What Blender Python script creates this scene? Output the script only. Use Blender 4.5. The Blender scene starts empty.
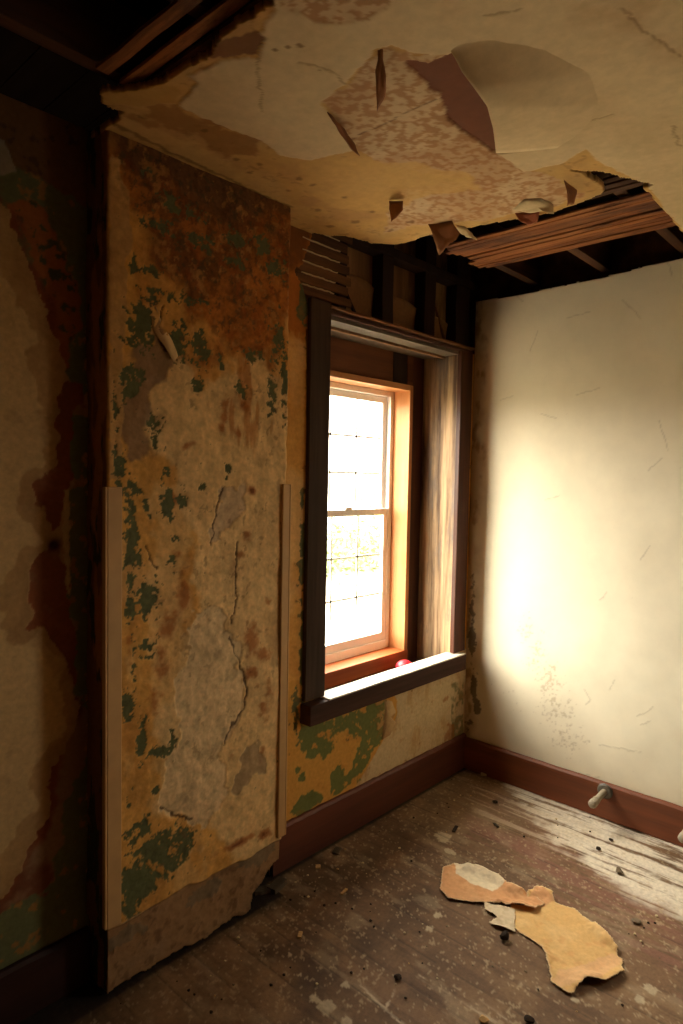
import bpy, bmesh, math, random
import numpy as np
from mathutils import Vector, Matrix

sc = bpy.context.scene
COL = sc.collection
random.seed(7)
rng = np.random.default_rng(7)

# ------------------------------------------------------------------ camera
# x = 0 is the right wall, y = 0 the window wall, z = 0 the floor (metres)
F_PX, YAW, PITCH, ROLL = 659.41, 0.826, -0.051, 0.0191
CAM = np.array([-3.144, -1.9372, 1.6])
_fw = np.array([math.sin(YAW)*math.cos(PITCH), math.cos(YAW)*math.cos(PITCH), math.sin(PITCH)])
_rt = np.array([math.cos(YAW), -math.sin(YAW), 0.0])
_up = np.cross(_rt, _fw)
RT = _rt*math.cos(ROLL) + _up*math.sin(ROLL)
UP = _up*math.cos(ROLL) - _rt*math.sin(ROLL)
FW = _fw
cd = bpy.data.cameras.new('camera')
cam = bpy.data.objects.new('camera', cd); COL.objects.link(cam)
cd.sensor_fit = 'VERTICAL'; cd.sensor_height = 36.0; cd.lens = F_PX*36/1024
cd.clip_start = 0.02
M = Matrix(((RT[0], UP[0], -FW[0], CAM[0]), (RT[1], UP[1], -FW[1], CAM[1]),
            (RT[2], UP[2], -FW[2], CAM[2]), (0, 0, 0, 1)))
cam.matrix_world = M
sc.camera = cam

# ------------------------------------------------------------------ light
SKY = 12.0
world = bpy.data.worlds.new('overcast_sky'); sc.world = world; world.use_nodes = True
nt = world.node_tree; nt.nodes.clear()
out = nt.nodes.new('ShaderNodeOutputWorld'); bg = nt.nodes.new('ShaderNodeBackground')
tc = nt.nodes.new('ShaderNodeTexCoord'); sp = nt.nodes.new('ShaderNodeSeparateXYZ')
ramp = nt.nodes.new('ShaderNodeValToRGB')
mp = nt.nodes.new('ShaderNodeMapRange'); mp.inputs[1].default_value = -0.1; mp.inputs[2].default_value = 1.0
nt.links.new(tc.outputs['Generated'], sp.inputs[0]); nt.links.new(sp.outputs[2], mp.inputs[0])
nt.links.new(mp.outputs[0], ramp.inputs[0])
ramp.color_ramp.elements[0].position = 0.06; ramp.color_ramp.elements[0].color = (0.25, 0.22, 0.17, 1)
ramp.color_ramp.elements[1].position = 0.12; ramp.color_ramp.elements[1].color = (1.0, 0.94, 0.83, 1)
nt.links.new(ramp.outputs[0], bg.inputs[0])
# the cloud is brightest where the hidden sun stands, to the left of the window
dp = nt.nodes.new('ShaderNodeVectorMath'); dp.operation = 'DOT_PRODUCT'
dp.inputs[1].default_value = Vector((-.46, .78, .42)).normalized()
nt.links.new(tc.outputs['Generated'], dp.inputs[0])
mxm = nt.nodes.new('ShaderNodeMath'); mxm.operation = 'MULTIPLY_ADD'; mxm.inputs[1].default_value = .5; mxm.inputs[2].default_value = .5; nt.links.new(dp.outputs['Value'], mxm.inputs[0])
pw = nt.nodes.new('ShaderNodeMath'); pw.operation = 'POWER'; pw.inputs[1].default_value = 3; nt.links.new(mxm.outputs[0], pw.inputs[0])
st = nt.nodes.new('ShaderNodeMath'); st.operation = 'MULTIPLY_ADD'; st.inputs[1].default_value = SKY*3.1; st.inputs[2].default_value = SKY
nt.links.new(pw.outputs[0], st.inputs[0]); nt.links.new(st.outputs[0], bg.inputs[1])
nt.links.new(bg.outputs[0], out.inputs[0])
# the window opening is a portal for sampling the daylight
pl = bpy.data.lights.new('window_portal', 'AREA'); pl.shape = 'RECTANGLE'; pl.size = 0.78; pl.size_y = 1.56
pl.cycles.is_portal = True
po = bpy.data.objects.new('window_portal', pl); COL.objects.link(po)
po.location = (-0.64, 0.41, 1.38); po.rotation_euler = (math.radians(-90), 0, 0)
# opening added in the right wall, out of view, to let in soft fill
FILL_OPENING = (-2.60, -1.95, 1.10, 2.10)
pl2 = bpy.data.lights.new('fill_opening_portal', 'AREA'); pl2.shape = 'RECTANGLE'; pl2.size = FILL_OPENING[3]-FILL_OPENING[2]; pl2.size_y = FILL_OPENING[1]-FILL_OPENING[0]
pl2.cycles.is_portal = True
po2 = bpy.data.objects.new('fill_opening_portal', pl2); COL.objects.link(po2)
po2.location = (0.16, (FILL_OPENING[0]+FILL_OPENING[1])/2, (FILL_OPENING[2]+FILL_OPENING[3])/2); po2.rotation_euler = (0, math.radians(90), 0)
try:
    sc.cycles.max_bounces = 14; sc.cycles.diffuse_bounces = 10; sc.cycles.glossy_bounces = 4
    sc.cycles.use_denoising = True
    sc.cycles.sample_clamp_indirect = 0.0
except Exception:
    pass
vs = sc.view_settings
vs.view_transform = 'Standard'; vs.look = 'None'; vs.exposure = 0.0; vs.gamma = 1.0; vs.use_curve_mapping = False

# ------------------------------------------------------------------ measuring helpers
def on_plane(px, py, axis, val):
    """the point of the plane (axis = val) that a photograph pixel shows"""
    d = RT*(px-341.5)/F_PX - UP*(py-512)/F_PX + FW
    return CAM + d*((val-CAM[axis])/d[axis])
def trace(pts, axis, val):
    keep = [a for a in (0, 1, 2) if a != axis]
    return np.array([on_plane(p[0], p[1], axis, val)[keep] for p in pts])
def lin(r, g, b):
    f = lambda c: (c/255/12.92) if c/255 <= .04045 else ((c/255+.055)/1.055)**2.4
    return np.array([f(r), f(g), f(b)])
def lin4(c): return (float(c[0]), float(c[1]), float(c[2]), 1.0)

# ------------------------------------------------------------------ noise and masks
def _hash(ix, iy, seed):
    h = (ix.astype(np.int64)*374761393 + iy.astype(np.int64)*668265263 + seed*982451653) & 0xffffffff
    h = ((h ^ (h >> 13))*1274126177) & 0xffffffff
    h = h ^ (h >> 16)
    return (h & 0xffff)/65535.0
def vnoise(x, y, seed):
    ix = np.floor(x); iy = np.floor(y); fx = x-ix; fy = y-iy
    fx = fx*fx*(3-2*fx); fy = fy*fy*(3-2*fy)
    a = _hash(ix, iy, seed); b = _hash(ix+1, iy, seed); c = _hash(ix, iy+1, seed); d = _hash(ix+1, iy+1, seed)
    return (a*(1-fx)+b*fx)*(1-fy) + (c*(1-fx)+d*fx)*fy
def fbm(P, scale, seed, octaves=5, gain=.55, sx=1.0, sy=1.0):
    """fractal noise, about -1..1, features of size `scale` metres"""
    x = P[..., 0]/scale/sx + 17.3*seed; y = P[..., 1]/scale/sy - 9.1*seed
    s = 0; a = 1; t = 0
    for o in range(octaves):
        s = s + a*(vnoise(x, y, seed*31+o)*2-1); t += a
        x, y = x*1.91*0.8 - y*1.91*0.6, x*1.91*0.6 + y*1.91*0.8
        a *= gain
    return s/t*1.9
def sstep(a, b, x):
    t = np.clip((x-a)/(b-a), 0, 1); return t*t*(3-2*t)
def sdist(P, poly):
    """signed distance to a polygon, negative inside"""
    sh = P.shape[:-1]; Q = P.reshape(-1, 2); n = len(poly)
    best = np.full(len(Q), 1e9); ins = np.zeros(len(Q), bool)
    for i in range(n):
        a = poly[i]; b = poly[(i+1) % n]; e = b-a; L = e@e+1e-12
        t = np.clip(((Q-a)@e)/L, 0, 1); d = Q-(a+t[:, None]*e)
        best = np.minimum(best, (d**2).sum(1))
        c = ((a[1] > Q[:, 1]) != (b[1] > Q[:, 1]))
        xx = a[0]+(Q[:, 1]-a[1])*(b[0]-a[0])/((b[1]-a[1]) if b[1] != a[1] else 1e-9)
        ins ^= (c & (Q[:, 0] < xx))
    s = np.sqrt(best); s[ins] *= -1
    return s.reshape(sh)
class Skin:
    """colours and relief of one plastered surface, in the surface's own metric coordinates"""
    def __init__(s, P, axis, val, base):
        s.P = P; s.axis = axis; s.val = val
        s.C = np.zeros(P.shape[:-1]+(3,)) + base
        s.H = np.zeros(P.shape[:-1])
    def mix(s, m, c, h=None):
        m = np.clip(m, 0, 1)
        s.C = s.C*(1-m[..., None]) + np.asarray(c)*m[..., None]
        if h is not None: s.H = s.H*(1-m) + h*m
    def poly(s, pts, warp=.01, wscale=.05, soft=.003, seed=1, grow=0, traced=True):
        q = trace(pts, s.axis, s.val) if traced else np.array(pts, float)
        d = sdist(s.P, q) - grow
        d = d + warp*fbm(s.P, wscale, seed)
        return sstep(soft, -soft, d)
    def blob(s, px, py, rx, ry):
        keep = [a for a in (0, 1, 2) if a != s.axis]
        c = on_plane(px, py, s.axis, s.val)[keep]
        ax = abs(on_plane(px+rx, py, s.axis, s.val)[keep]-c).max()
        ay = abs(on_plane(px, py+ry, s.axis, s.val)[keep]-c).max()
        return np.exp(-(((s.P[..., 0]-c[0])/ax)**2 + ((s.P[..., 1]-c[1])/ay)**2))
    def field(s, blobs):
        f = np.zeros(s.P.shape[:-1])
        for b in blobs:
            f = np.maximum(f, s.blob(*b[:4])*(b[4] if len(b) > 4 else 1.0))
        return f
    def line(s, pts, w, warp=.004, seed=3, wscale=.03, traced=True):
        q = trace(pts, s.axis, s.val) if traced else np.array(pts, float)
        P = s.P + warp*np.stack([fbm(s.P, wscale, seed), fbm(s.P, wscale, seed+50)], -1)
        best = np.full(P.shape[:-1], 1e9)
        for i in range(len(q)-1):
            a = q[i]; e = q[i+1]-a; L = e@e+1e-12
            t = np.clip(((P-a)@e)/L, 0, 1); d = P-(a+t[..., None]*e)
            best = np.minimum(best, (d**2).sum(-1))
        return sstep(w, w*.3, np.sqrt(best))

# ------------------------------------------------------------------ object helpers
def finish(o, parent=None, kind=None, label=None, cat=None, group=None):
    COL.objects.link(o)
    if parent is not None: o.parent = parent
    if kind: o['kind'] = kind
    if label: o['label'] = label
    if cat: o['category'] = cat
    if group: o['group'] = group
    return o
def empty(name, loc=(0, 0, 0), **k):
    o = bpy.data.objects.new(name, None); o.location = loc; o.empty_display_size = .05
    return finish(o, **k)
def local(o, parent):
    if parent is not None:
        o.location = Vector((0, 0, 0)) - parent.location if False else o.location
def grid_mesh(name, X, keep, colr, mat, parent=None, thick=0, smooth=True, **k):
    nu, nv = X.shape[:2]
    idx = np.arange(nu*nv).reshape(nu, nv)
    q = np.stack([idx[:-1, :-1], idx[1:, :-1], idx[1:, 1:], idx[:-1, 1:]], -1).reshape(-1, 4)
    if keep is not None: q = q[keep.reshape(-1)]
    used = np.unique(q); remap = np.full(nu*nv, -1); remap[used] = np.arange(len(used)); q = remap[q]
    V = X.reshape(-1, 3)[used]
    me = bpy.data.meshes.new(name)
    me.vertices.add(len(V)); me.vertices.foreach_set('co', V.astype(np.float32).ravel())
    me.loops.add(len(q)*4); me.loops.foreach_set('vertex_index', q.astype(np.int32).ravel())
    me.polygons.add(len(q)); me.polygons.foreach_set('loop_start', np.arange(0, len(q)*4, 4, dtype=np.int32))
    me.polygons.foreach_set('loop_total', np.full(len(q), 4, dtype=np.int32))
    me.update(calc_edges=True)
    if smooth: me.polygons.foreach_set('use_smooth', np.ones(len(q), bool))
    if colr is not None:
        ca = me.color_attributes.new('paint', 'FLOAT_COLOR', 'POINT')
        c = np.ones((len(V), 4), np.float32); c[:, :3] = colr.reshape(-1, 3)[used]
        ca.data.foreach_set('color', c.ravel())
    me.materials.append(mat)
    o = bpy.data.objects.new(name, me)
    if thick:
        md = o.modifiers.new('thickness', 'SOLIDIFY'); md.thickness = thick; md.offset = -1
    return finish(o, parent=parent, **k)
def bm_obj(name, bm, mat, parent=None, smooth=False, bevel=0, **k):
    me = bpy.data.meshes.new(name)
    bmesh.ops.recalc_face_normals(bm, faces=bm.faces)
    bm.to_mesh(me); bm.free()
    if smooth:
        for p in me.polygons: p.use_smooth = True
    me.materials.append(mat)
    o = bpy.data.objects.new(name, me)
    if bevel:
        md = o.modifiers.new('bevel', 'BEVEL'); md.width = bevel; md.segments = 2; md.limit_method = 'ANGLE'
    return finish(o, parent=parent, **k)
def add_box(bm, x0, x1, y0, y1, z0, z1, cuts=0, wob=0):
    vs_ = []
    n = cuts+1
    dims = (x1-x0, y1-y0, z1-z0); ax = int(np.argmax(dims))
    rings = []
    for i in range(n+1):
        t = i/n
        j = [random.uniform(-wob, wob) for _ in range(3)]
        ring = []
        for a, b in ((0, 0), (1, 0), (1, 1), (0, 1)):
            if ax == 0: p = (x0+dims[0]*t, y0+dims[1]*a+j[0], z0+dims[2]*b+j[1])
            elif ax == 1: p = (x0+dims[0]*a+j[0], y0+dims[1]*t, z0+dims[2]*b+j[1])
            else: p = (x0+dims[0]*a+j[0], y0+dims[1]*b+j[1], z0+dims[2]*t)
            ring.append(bm.verts.new(p))
        rings.append(ring)
    for i in range(n):
        for q in range(4):
            bm.faces.new((rings[i][q], rings[i][(q+1) % 4], rings[i+1][(q+1) % 4], rings[i+1][q]))
    bm.faces.new(rings[0]); bm.faces.new(rings[-1])
def box(name, b, mat, parent=None, bevel=.002, cuts=0, wob=0, **k):
    bm = bmesh.new(); add_box(bm, *b, cuts=cuts, wob=wob)
    return bm_obj(name, bm, mat, parent, bevel=bevel, **k)

# ------------------------------------------------------------------ materials
def new_mat(name):
    m = bpy.data.materials.new(name); m.use_nodes = True
    n = m.node_tree; b = n.nodes['Principled BSDF']
    return m, n, b
def N(n, t, **k):
    x = n.nodes.new(t)
    for a, v in k.items(): setattr(x, a, v)
    return x
def noise(n, scale, detail=6, rough=.6, stretch=None):
    tcn = N(n, 'ShaderNodeTexCoord'); t = N(n, 'ShaderNodeTexNoise')
    t.inputs['Scale'].default_value = scale; t.inputs['Detail'].default_value = detail; t.inputs['Roughness'].default_value = rough
    if stretch:
        mpn = N(n, 'ShaderNodeMapping'); mpn.inputs['Scale'].default_value = stretch
        n.links.new(tcn.outputs['Object'], mpn.inputs[0]); n.links.new(mpn.outputs[0], t.inputs['Vector'])
    else: n.links.new(tcn.outputs['Object'], t.inputs['Vector'])
    return t
def painted(name, rough=.85, var=.25, nscale=60, bump=.4, bdist=.002, spec=.25, bscale=90):
    """takes its paint and stains from the surface's own 'paint' attribute, varied by fine noise"""
    m, n, b = new_mat(name)
    at = N(n, 'ShaderNodeAttribute', attribute_name='paint')
    t = noise(n, nscale); t2 = noise(n, bscale, 8, .7)
    r = N(n, 'ShaderNodeMapRange'); r.inputs[1].default_value = .3; r.inputs[2].default_value = .7
    r.inputs[3].default_value = 1-var; r.inputs[4].default_value = 1+var
    n.links.new(t.outputs[0], r.inputs[0])
    mx = N(n, 'ShaderNodeVectorMath', operation='SCALE')
    n.links.new(at.outputs['Color'], mx.inputs[0]); n.links.new(r.outputs[0], mx.inputs['Scale'])
    n.links.new(mx.outputs[0], b.inputs['Base Color'])
    bp = N(n, 'ShaderNodeBump'); bp.inputs['Strength'].default_value = bump; bp.inputs['Distance'].default_value = bdist
    n.links.new(t2.outputs[0], bp.inputs['Height']); n.links.new(bp.outputs[0], b.inputs['Normal'])
    b.inputs['Roughness'].default_value = rough
    b.inputs['Specular IOR Level'].default_value = spec
    return m
def wood(name, c1, c2, axis='z', rough=.7, scale=14, bump=.4, contrast=(.35, .65), c3=None, spec=.3):
    m, n, b = new_mat(name)
    st = {'x': (.06, 1, 1), 'y': (1, .06, 1), 'z': (1, 1, .06)}[axis]
    t = noise(n, scale, 8, .65, st)
    r = N(n, 'ShaderNodeValToRGB'); e = r.color_ramp.elements
    e[0].position = contrast[0]; e[0].color = lin4(c1); e[1].position = contrast[1]; e[1].color = lin4(c2)
    n.links.new(t.outputs[0], r.inputs[0])
    col = r.outputs[0]
    t3 = noise(n, scale*.35, 6, .7, tuple(v**.5 for v in st))
    if c3 is not None:
        r3 = N(n, 'ShaderNodeMapRange'); r3.inputs[1].default_value = .5; r3.inputs[2].default_value = .62
        n.links.new(t3.outputs[0], r3.inputs[0])
        mx = N(n, 'ShaderNodeMix', data_type='RGBA'); n.links.new(r3.outputs[0], mx.inputs[0])
        n.links.new(col, mx.inputs[6]); mx.inputs[7].default_value = lin4(c3); col = mx.outputs[2]
    n.links.new(col, b.inputs['Base Color'])
    t2 = noise(n, scale*4, 8, .7, st)
    bp = N(n, 'ShaderNodeBump'); bp.inputs['Strength'].default_value = bump; bp.inputs['Distance'].default_value = .002
    n.links.new(t2.outputs[0], bp.inputs['Height']); n.links.new(bp.outputs[0], b.inputs['Normal'])
    b.inputs['Roughness'].default_value = rough; b.inputs['Specular IOR Level'].default_value = spec
    return m
def plain(name, c, rough=.6, var=.1, scale=30, spec=.3, bump=.1):
    m, n, b = new_mat(name)
    t = noise(n, scale); r = N(n, 'ShaderNodeValToRGB'); e = r.color_ramp.elements
    e[0].position = .3; e[0].color = lin4(np.array(c)*(1-var)); e[1].position = .7; e[1].color = lin4(np.minimum(np.array(c)*(1+var), 1))
    n.links.new(t.outputs[0], r.inputs[0]); n.links.new(r.outputs[0], b.inputs['Base Color'])
    bp = N(n, 'ShaderNodeBump'); bp.inputs['Strength'].default_value = bump; bp.inputs['Distance'].default_value = .002
    n.links.new(t.outputs[0], bp.inputs['Height']); n.links.new(bp.outputs[0], b.inputs['Normal'])
    b.inputs['Roughness'].default_value = rough; b.inputs['Specular IOR Level'].default_value = spec
    return m
M_plaster = painted('peeling_plaster', var=.12, bump=.3)
M_ceil = painted('ceiling_paper', var=.08, nscale=30, bump=.12)
M_wallr = painted('white_wallpaper', var=.03, nscale=12, bump=.25, bdist=.001, bscale=45, rough=.75)
M_floorv = painted('floorboard_paint', var=.16, nscale=70, bump=.5, rough=.75, spec=.3)
M_plain_wall = plain('old_wall_paint', lin(140, 102, 62), .9)
M_casing = wood('dark_casing_paint', lin(56, 43, 34), lin(80, 63, 51), 'z', .8, 18, .25, spec=.12)
M_brownboard = wood('brown_varnish_upright', lin(48, 26, 15), lin(84, 44, 24), 'z', .5, 16, .3)
M_stool = wood('stool_brown_paint', lin(52, 33, 25), lin(78, 52, 40), 'x', .75, 16, .3, spec=.15)
M_stooltop = wood('worn_pale_sill', lin(190, 180, 160), lin(225, 216, 198), 'x', .6, 20, .3)
M_oldjamb = wood('weathered_jamb', lin(76, 54, 34), lin(184, 150, 110), 'z', .6, 16, .5, contrast=(.38, .62), c3=lin(104, 90, 78))
M_fresh = wood('fresh_pine', lin(176, 112, 62), lin(204, 144, 92), 'z', .55, 12, .15)
M_freshx = wood('fresh_pine_rail', lin(176, 112, 62), lin(200, 140, 88), 'x', .55, 12, .15)
M_stud = wood('dark_stud', lin(26, 16, 10), lin(50, 30, 18), 'z', .8, 14, .4)
M_ply = wood('reddish_plywood', lin(78, 42, 22), lin(128, 76, 42), 'x', .7, 9, .3)
M_sheath = wood('sooty_sheathing', lin(104, 74, 48), lin(156, 116, 76), 'z', .85, 9, .4, c3=lin(70, 50, 34))
M_lathx = wood('old_lath_along_wall', lin(78, 50, 30), lin(128, 88, 54), 'x', .8, 20, .5)
M_lath = wood('old_lath', lin(96, 54, 28), lin(168, 104, 56), 'y', .75, 24, .5, c3=lin(84, 46, 26))
M_lathdark = wood('dark_lath', lin(46, 28, 16), lin(84, 52, 30), 'y', .8, 24, .5)  # darker lath tone, for the short laths at the torn notch
M_joist = wood('old_joist', lin(52, 31, 18), lin(92, 58, 34), 'x', .8, 12, .5)
M_sub = wood('subfloor_boards', lin(20, 13, 8), lin(34, 22, 14), 'y', 1.0, 8, .4, spec=0)
M_basered = wood('red_brown_skirting', lin(100, 54, 30), lin(134, 72, 40), 'y', .55, 10, .25, spec=.4)
M_baseredx = wood('red_brown_skirting_front', lin(78, 38, 24), lin(108, 56, 36), 'x', .55, 10, .25, spec=.4, c3=lin(100, 58, 42))
M_guard = plain('cream_corner_board', lin(196, 156, 102), .6, .08, 14)
M_vinyl = plain('white_vinyl', lin(242, 238, 230), .4, .02, 10, .5, 0)
M_metal = plain('dull_metal', lin(92, 84, 70), .5, .2, 60, .6)
M_pipe = plain('painted_pipe', lin(160, 148, 126), .45, .2, 60, .5)
M_red = plain('red_plastic', lin(190, 30, 45), .4, .05, 30, .5)
M_rubble = plain('grey_rubble', lin(120, 105, 85), .95, .3, 80, .1, .6)
M_rubdark = plain('dark_rubble', lin(52, 42, 34), .95, .3, 80, .1, .6)
M_blocks = wood('dirty_offcut', lin(62, 50, 38), lin(98, 82, 62), 'x', .9, 20, .5)
def glass_mat():
    m, n, b = new_mat('window_glass'); n.nodes.remove(b)
    o = n.nodes['Material Output']
    tr = N(n, 'ShaderNodeBsdfTransparent'); tr.inputs[0].default_value = (.97, .98, .97, 1)
    gl = N(n, 'ShaderNodeBsdfGlossy'); gl.inputs['Roughness'].default_value = .03
    lw = N(n, 'ShaderNodeLayerWeight'); p5 = N(n, 'ShaderNodeMath', operation='POWER'); p5.inputs[1].default_value = 5
    fr = N(n, 'ShaderNodeMath', operation='MULTIPLY_ADD'); fr.inputs[1].default_value = .5; fr.inputs[2].default_value = .03
    n.links.new(lw.outputs['Facing'], p5.inputs[0]); n.links.new(p5.outputs[0], fr.inputs[0])
    mx = N(n, 'ShaderNodeMixShader'); n.links.new(fr.outputs[0], mx.inputs[0])
    n.links.new(tr.outputs[0], mx.inputs[1]); n.links.new(gl.outputs[0], mx.inputs[2])
    n.links.new(mx.outputs[0], o.inputs[0]); return m
M_glass = glass_mat()

# paint layers found on the old walls
BEIGE = lin(226, 190, 130); OCHRE = lin(214, 160, 80); OCHRE2 = lin(188, 130, 62); RUST = lin(110, 66, 32)
RUST2 = lin(174, 106, 40); GREEN = lin(98, 100, 62); GREENL = lin(112, 116, 62); GREYB = lin(140, 116, 88)
BARE = lin(222, 192, 142); SOIL = lin(92, 68, 46); PAPER = lin(214, 192, 146); DARK = lin(38, 24, 14)

H_ROOM = 2.58
def arange(*parts):
    out_ = []
    for a, b, s in parts: out_.append(np.arange(a, b-1e-9, s))
    out_.append(np.array([parts[-1][1]])); return np.concatenate(out_)

# ================================================================== wall_front (window wall)
CH_L, CH_R, CH_Y = -2.192, -1.475, -0.123
OX0, OX1, OZ0, OZ1 = -1.17, -0.12, 0.60, 2.29       # old window opening
def wall_front():
    xs = arange((-5.2, -2.75, .1), (-2.75, -2.15, .004), (-2.15, -1.56, .05), (-1.56, 0.0, .0045))
    zs = arange((0, 2.62, .0045))
    X, Z = np.meshgrid(xs, zs, indexing='ij'); P = np.stack([X, Z], -1)
    s = Skin(P, 1, 0.0, OCHRE)
    n1 = fbm(P, .12, 2); n2 = fbm(P, .03, 5); n3 = fbm(P, .3, 9)
    s.mix(sstep(-.2, .8, n1)*.5, OCHRE2)
    s.mix(sstep(.1, .9, n3)*.5, BEIGE)
    alc = X < -2.0
    # ---- alcove side, left of the chimney breast
    A = Skin(P, 1, 0.0, GREEN)
    A.C[:] = s.C
    A.mix(np.ones_like(X), GREEN*1.2); A.mix(sstep(.55, .8, n2+.3*n1)*.7, OCHRE2*.8)
    topbr = A.poly([(-150, 20), (110, 110), (112, 175), (92, 205), (60, 188), (20, 172), (-150, 130)], .03, .08, .006, 4)
    A.mix(topbr, lin(120, 86, 48), .0012); A.mix(topbr*sstep(.3, .8, n2), SOIL)
    tongue = A.poly([(36, 200), (62, 240), (78, 290), (81, 325), (72, 350), (68, 382), (45, 312), (22, 235), (14, 205)], .02, .05, .005, 6)
    A.mix(tongue, lin(158, 96, 44), .001); A.mix(tongue*sstep(.35, .6, n2), GREEN*.7)
    pl_ = A.poly([(88, 700), (95, 740), (86, 757), (72, 787), (62, 804), (64, 825), (56, 863), (46, 895), (20, 902), (-30, 915), (-30, 800), (20, 640), (60, 600), (73, 620), (74, 690)], .02, .05, .004, 7)
    A.mix(pl_, lin(148, 112, 76), .001); A.mix(pl_*sstep(0, .6, n1), lin(120, 70, 42))
    flk = A.poly([(86, 300), (96, 300), (98, 880), (88, 880)], .012, .03, .002, 8)
    A.mix(flk*sstep(.1, .35, n2), OCHRE*.7, .001)
    paperq = [(-260, -10), (-60, 90), (0, 205), (8, 216), (25, 260), (45, 310), (66, 372), (70, 382), (70, 480), (69, 640), (73, 684), (79, 706), (76, 728),
              (66, 748), (50, 768), (50, 804), (45, 822), (25, 851), (23, 869), (6, 894), (-60, 925), (-260, 985)]
    d = sdist(P, trace(paperq, 1, 0))
    brownq = [[(69, 382), (84, 383), (82, 405), (72, 410), (72, 470), (66, 490), (64, 512), (53, 530), (47, 513), (37, 505), (31, 495), (35, 482), (47, 475), (55, 465), (57, 447), (62, 438), (55, 430), (55, 418), (60, 410), (56, 400)],
              [(53, 539), (60, 545), (59, 556), (66, 566), (70, 610), (75, 640), (76, 690), (60, 646), (51, 640), (44, 624), (26, 629), (32, 615), (28, 598), (29, 571), (38, 557), (47, 550)]]
    edge_n = .010*fbm(P, .03, 11)
    pm = sstep(.002, -.002, d+edge_n)
    bmk = np.zeros_like(X); db = np.full(X.shape, 9.)
    for q in brownq:
        dd = sdist(P, trace(q, 1, 0)); db = np.minimum(db, dd)
    bmk = sstep(.002, -.002, db+edge_n)
    stain = sstep(.005, -.005, np.minimum(db, -d*1.0+.0)-.052+.045*fbm(P, .11, 13))
    stain2 = sstep(.01, -.03, np.minimum(db, -d)-.03+.04*fbm(P, .1, 14))
    A.mix(pm, lin(206, 172, 116), .003)
    A.mix(pm*fbm(P, .5, 15, 3)*.25, lin(190, 160, 110))
    A.mix(pm*stain*.55, lin(160, 118, 66)); A.mix(pm*stain2*.3, lin(140, 98, 56))
    tornb = (1-pm)*sstep(.03, -.005, d-.006+.02*fbm(P, .05, 19))*(sstep(-2.25, -2.3, X))
    A.mix(tornb, lin(132, 72, 40), .001)
    A.mix(bmk, lin(134, 78, 44), .0005); A.mix(bmk*sstep(.1, .9, n2)*.6, lin(146, 88, 52))
    A.mix(A.blob(54, 545, 7, 7)*1.2, lin(60, 24, 14))
    A.mix(A.poly([(64, 490), (69, 490), (70, 600), (66, 590), (62, 530)], .004, .02, .002, 9), lin(186, 160, 112), .002)
    A.mix(A.poly([(-40, 120), (5, 140), (16, 172), (-10, 176), (-60, 160)], .004, .03, .002, 9), lin(150, 135, 110), .003)
    A.mix(sstep(.55, 1.1, fbm(P, .05, 21))*pm*.25, lin(150, 122, 80))
    s.C[alc] = A.C[alc]; s.H[alc] = A.H[alc]
    # ---- around the window
    B = s
    R = ~alc
    def mixR(m, c, h=None): B.mix(np.where(R, m, 0), c, h)
    mixR(B.poly([(256, 190), (312, 220), (310, 300), (304, 330), (256, 330)], .03, .06, .02, 23), RUST2)
    mixR(B.poly([(256, 190), (312, 220), (306, 262), (256, 290)], .03, .06, .02, 24)*.8, RUST)
    low = B.poly([(250, 690), (480, 640), (480, 745), (250, 860)], 0, .05, .001, 25)
    mixR(low, lin(206, 152, 70), .001)
    beige = B.poly([(392, 690), (396, 700), (397, 715), (391, 728), (378, 748), (366, 770), (352, 792), (480, 760), (480, 640), (400, 690)], .006, .03, .002, 26)
    mixR(beige, lin(204, 180, 138), .003)
    mixR(beige*sstep(0, .9, fbm(P, .06, 27, sy=2.5))*.45, lin(176, 126, 64))
    # curled scrap edge beside the green
    scrap = B.poly([(372, 702), (388, 700), (395, 712), (392, 722), (388, 735), (376, 742), (368, 728), (378, 715)], .006, .02, .002, 28)
    mixR(scrap, lin(184, 140, 80), .004); mixR(scrap*sstep(.1, .3, n2), GREENL, .0015)
    gq = [(368, 704), (378, 704), (377, 728), (383, 739), (374, 751), (365, 769), (358, 782), (330, 797), (332, 772), (340, 762), (344, 774), (351, 768), (359, 743),
          (347, 731), (343, 728), (336, 731), (333, 751), (324, 757), (307, 756), (300, 743), (298, 716), (307, 725), (339, 716)]
    g = B.poly(gq, .016, .03, .002, 29); mixR(g*(1-sstep(.45, .7, n2)), GREENL, 0)
    g2 = B.poly([(291, 812), (297, 800), (313, 789), (325, 797), (316, 806), (298, 816)], .01, .03, .002, 30); mixR(g2, GREENL, 0)
    mixR(sstep(.5, .56, B.field([(303, 778, 5, 6), (297, 770, 3, 4), (330, 706, 20, 4, .7)])+.35*n2), GREENL, 0)
    mixR(B.poly([(451, 684), (463, 680), (463, 735), (451, 741)], .006, .03, .004, 31)*.8*sstep(-.5, .3, n2), lin(112, 112, 72), 0)
    mixR(sstep(.5, .62, B.field([(449, 735, 6, 12), (446, 700, 5, 6, .7), (440, 690, 5, 5, .6)])+.3*n2)*.6, lin(160, 92, 40))
    # narrow strip between chimney and casing
    mixR(sstep(.5, .56, B.field([(303, 560, 5, 45), (303, 650, 4, 60, .95), (304, 300, 7, 25, 1.1), (302, 500, 3, 12, .9), (296, 720, 5, 40, .7)])+.45*n2), GREEN, 0)
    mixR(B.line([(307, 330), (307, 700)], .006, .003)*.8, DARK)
    mixR(sstep(.5, .9, n2)*.25, RUST2)
    s.mix(((X > CH_L+.01) & (X < -1.43))*1.0, lin(16, 11, 8))  # wall behind the breast near-black: shade of the void put into colour
    # holes: window opening and the broken plaster above it
    ctr = lambda a: (a[:-1, :-1]+a[1:, :-1]+a[:-1, 1:]+a[1:, 1:])/4
    Xc, Zc = ctr(X), ctr(Z); Pc = np.stack([Xc, Zc], -1)
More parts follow.
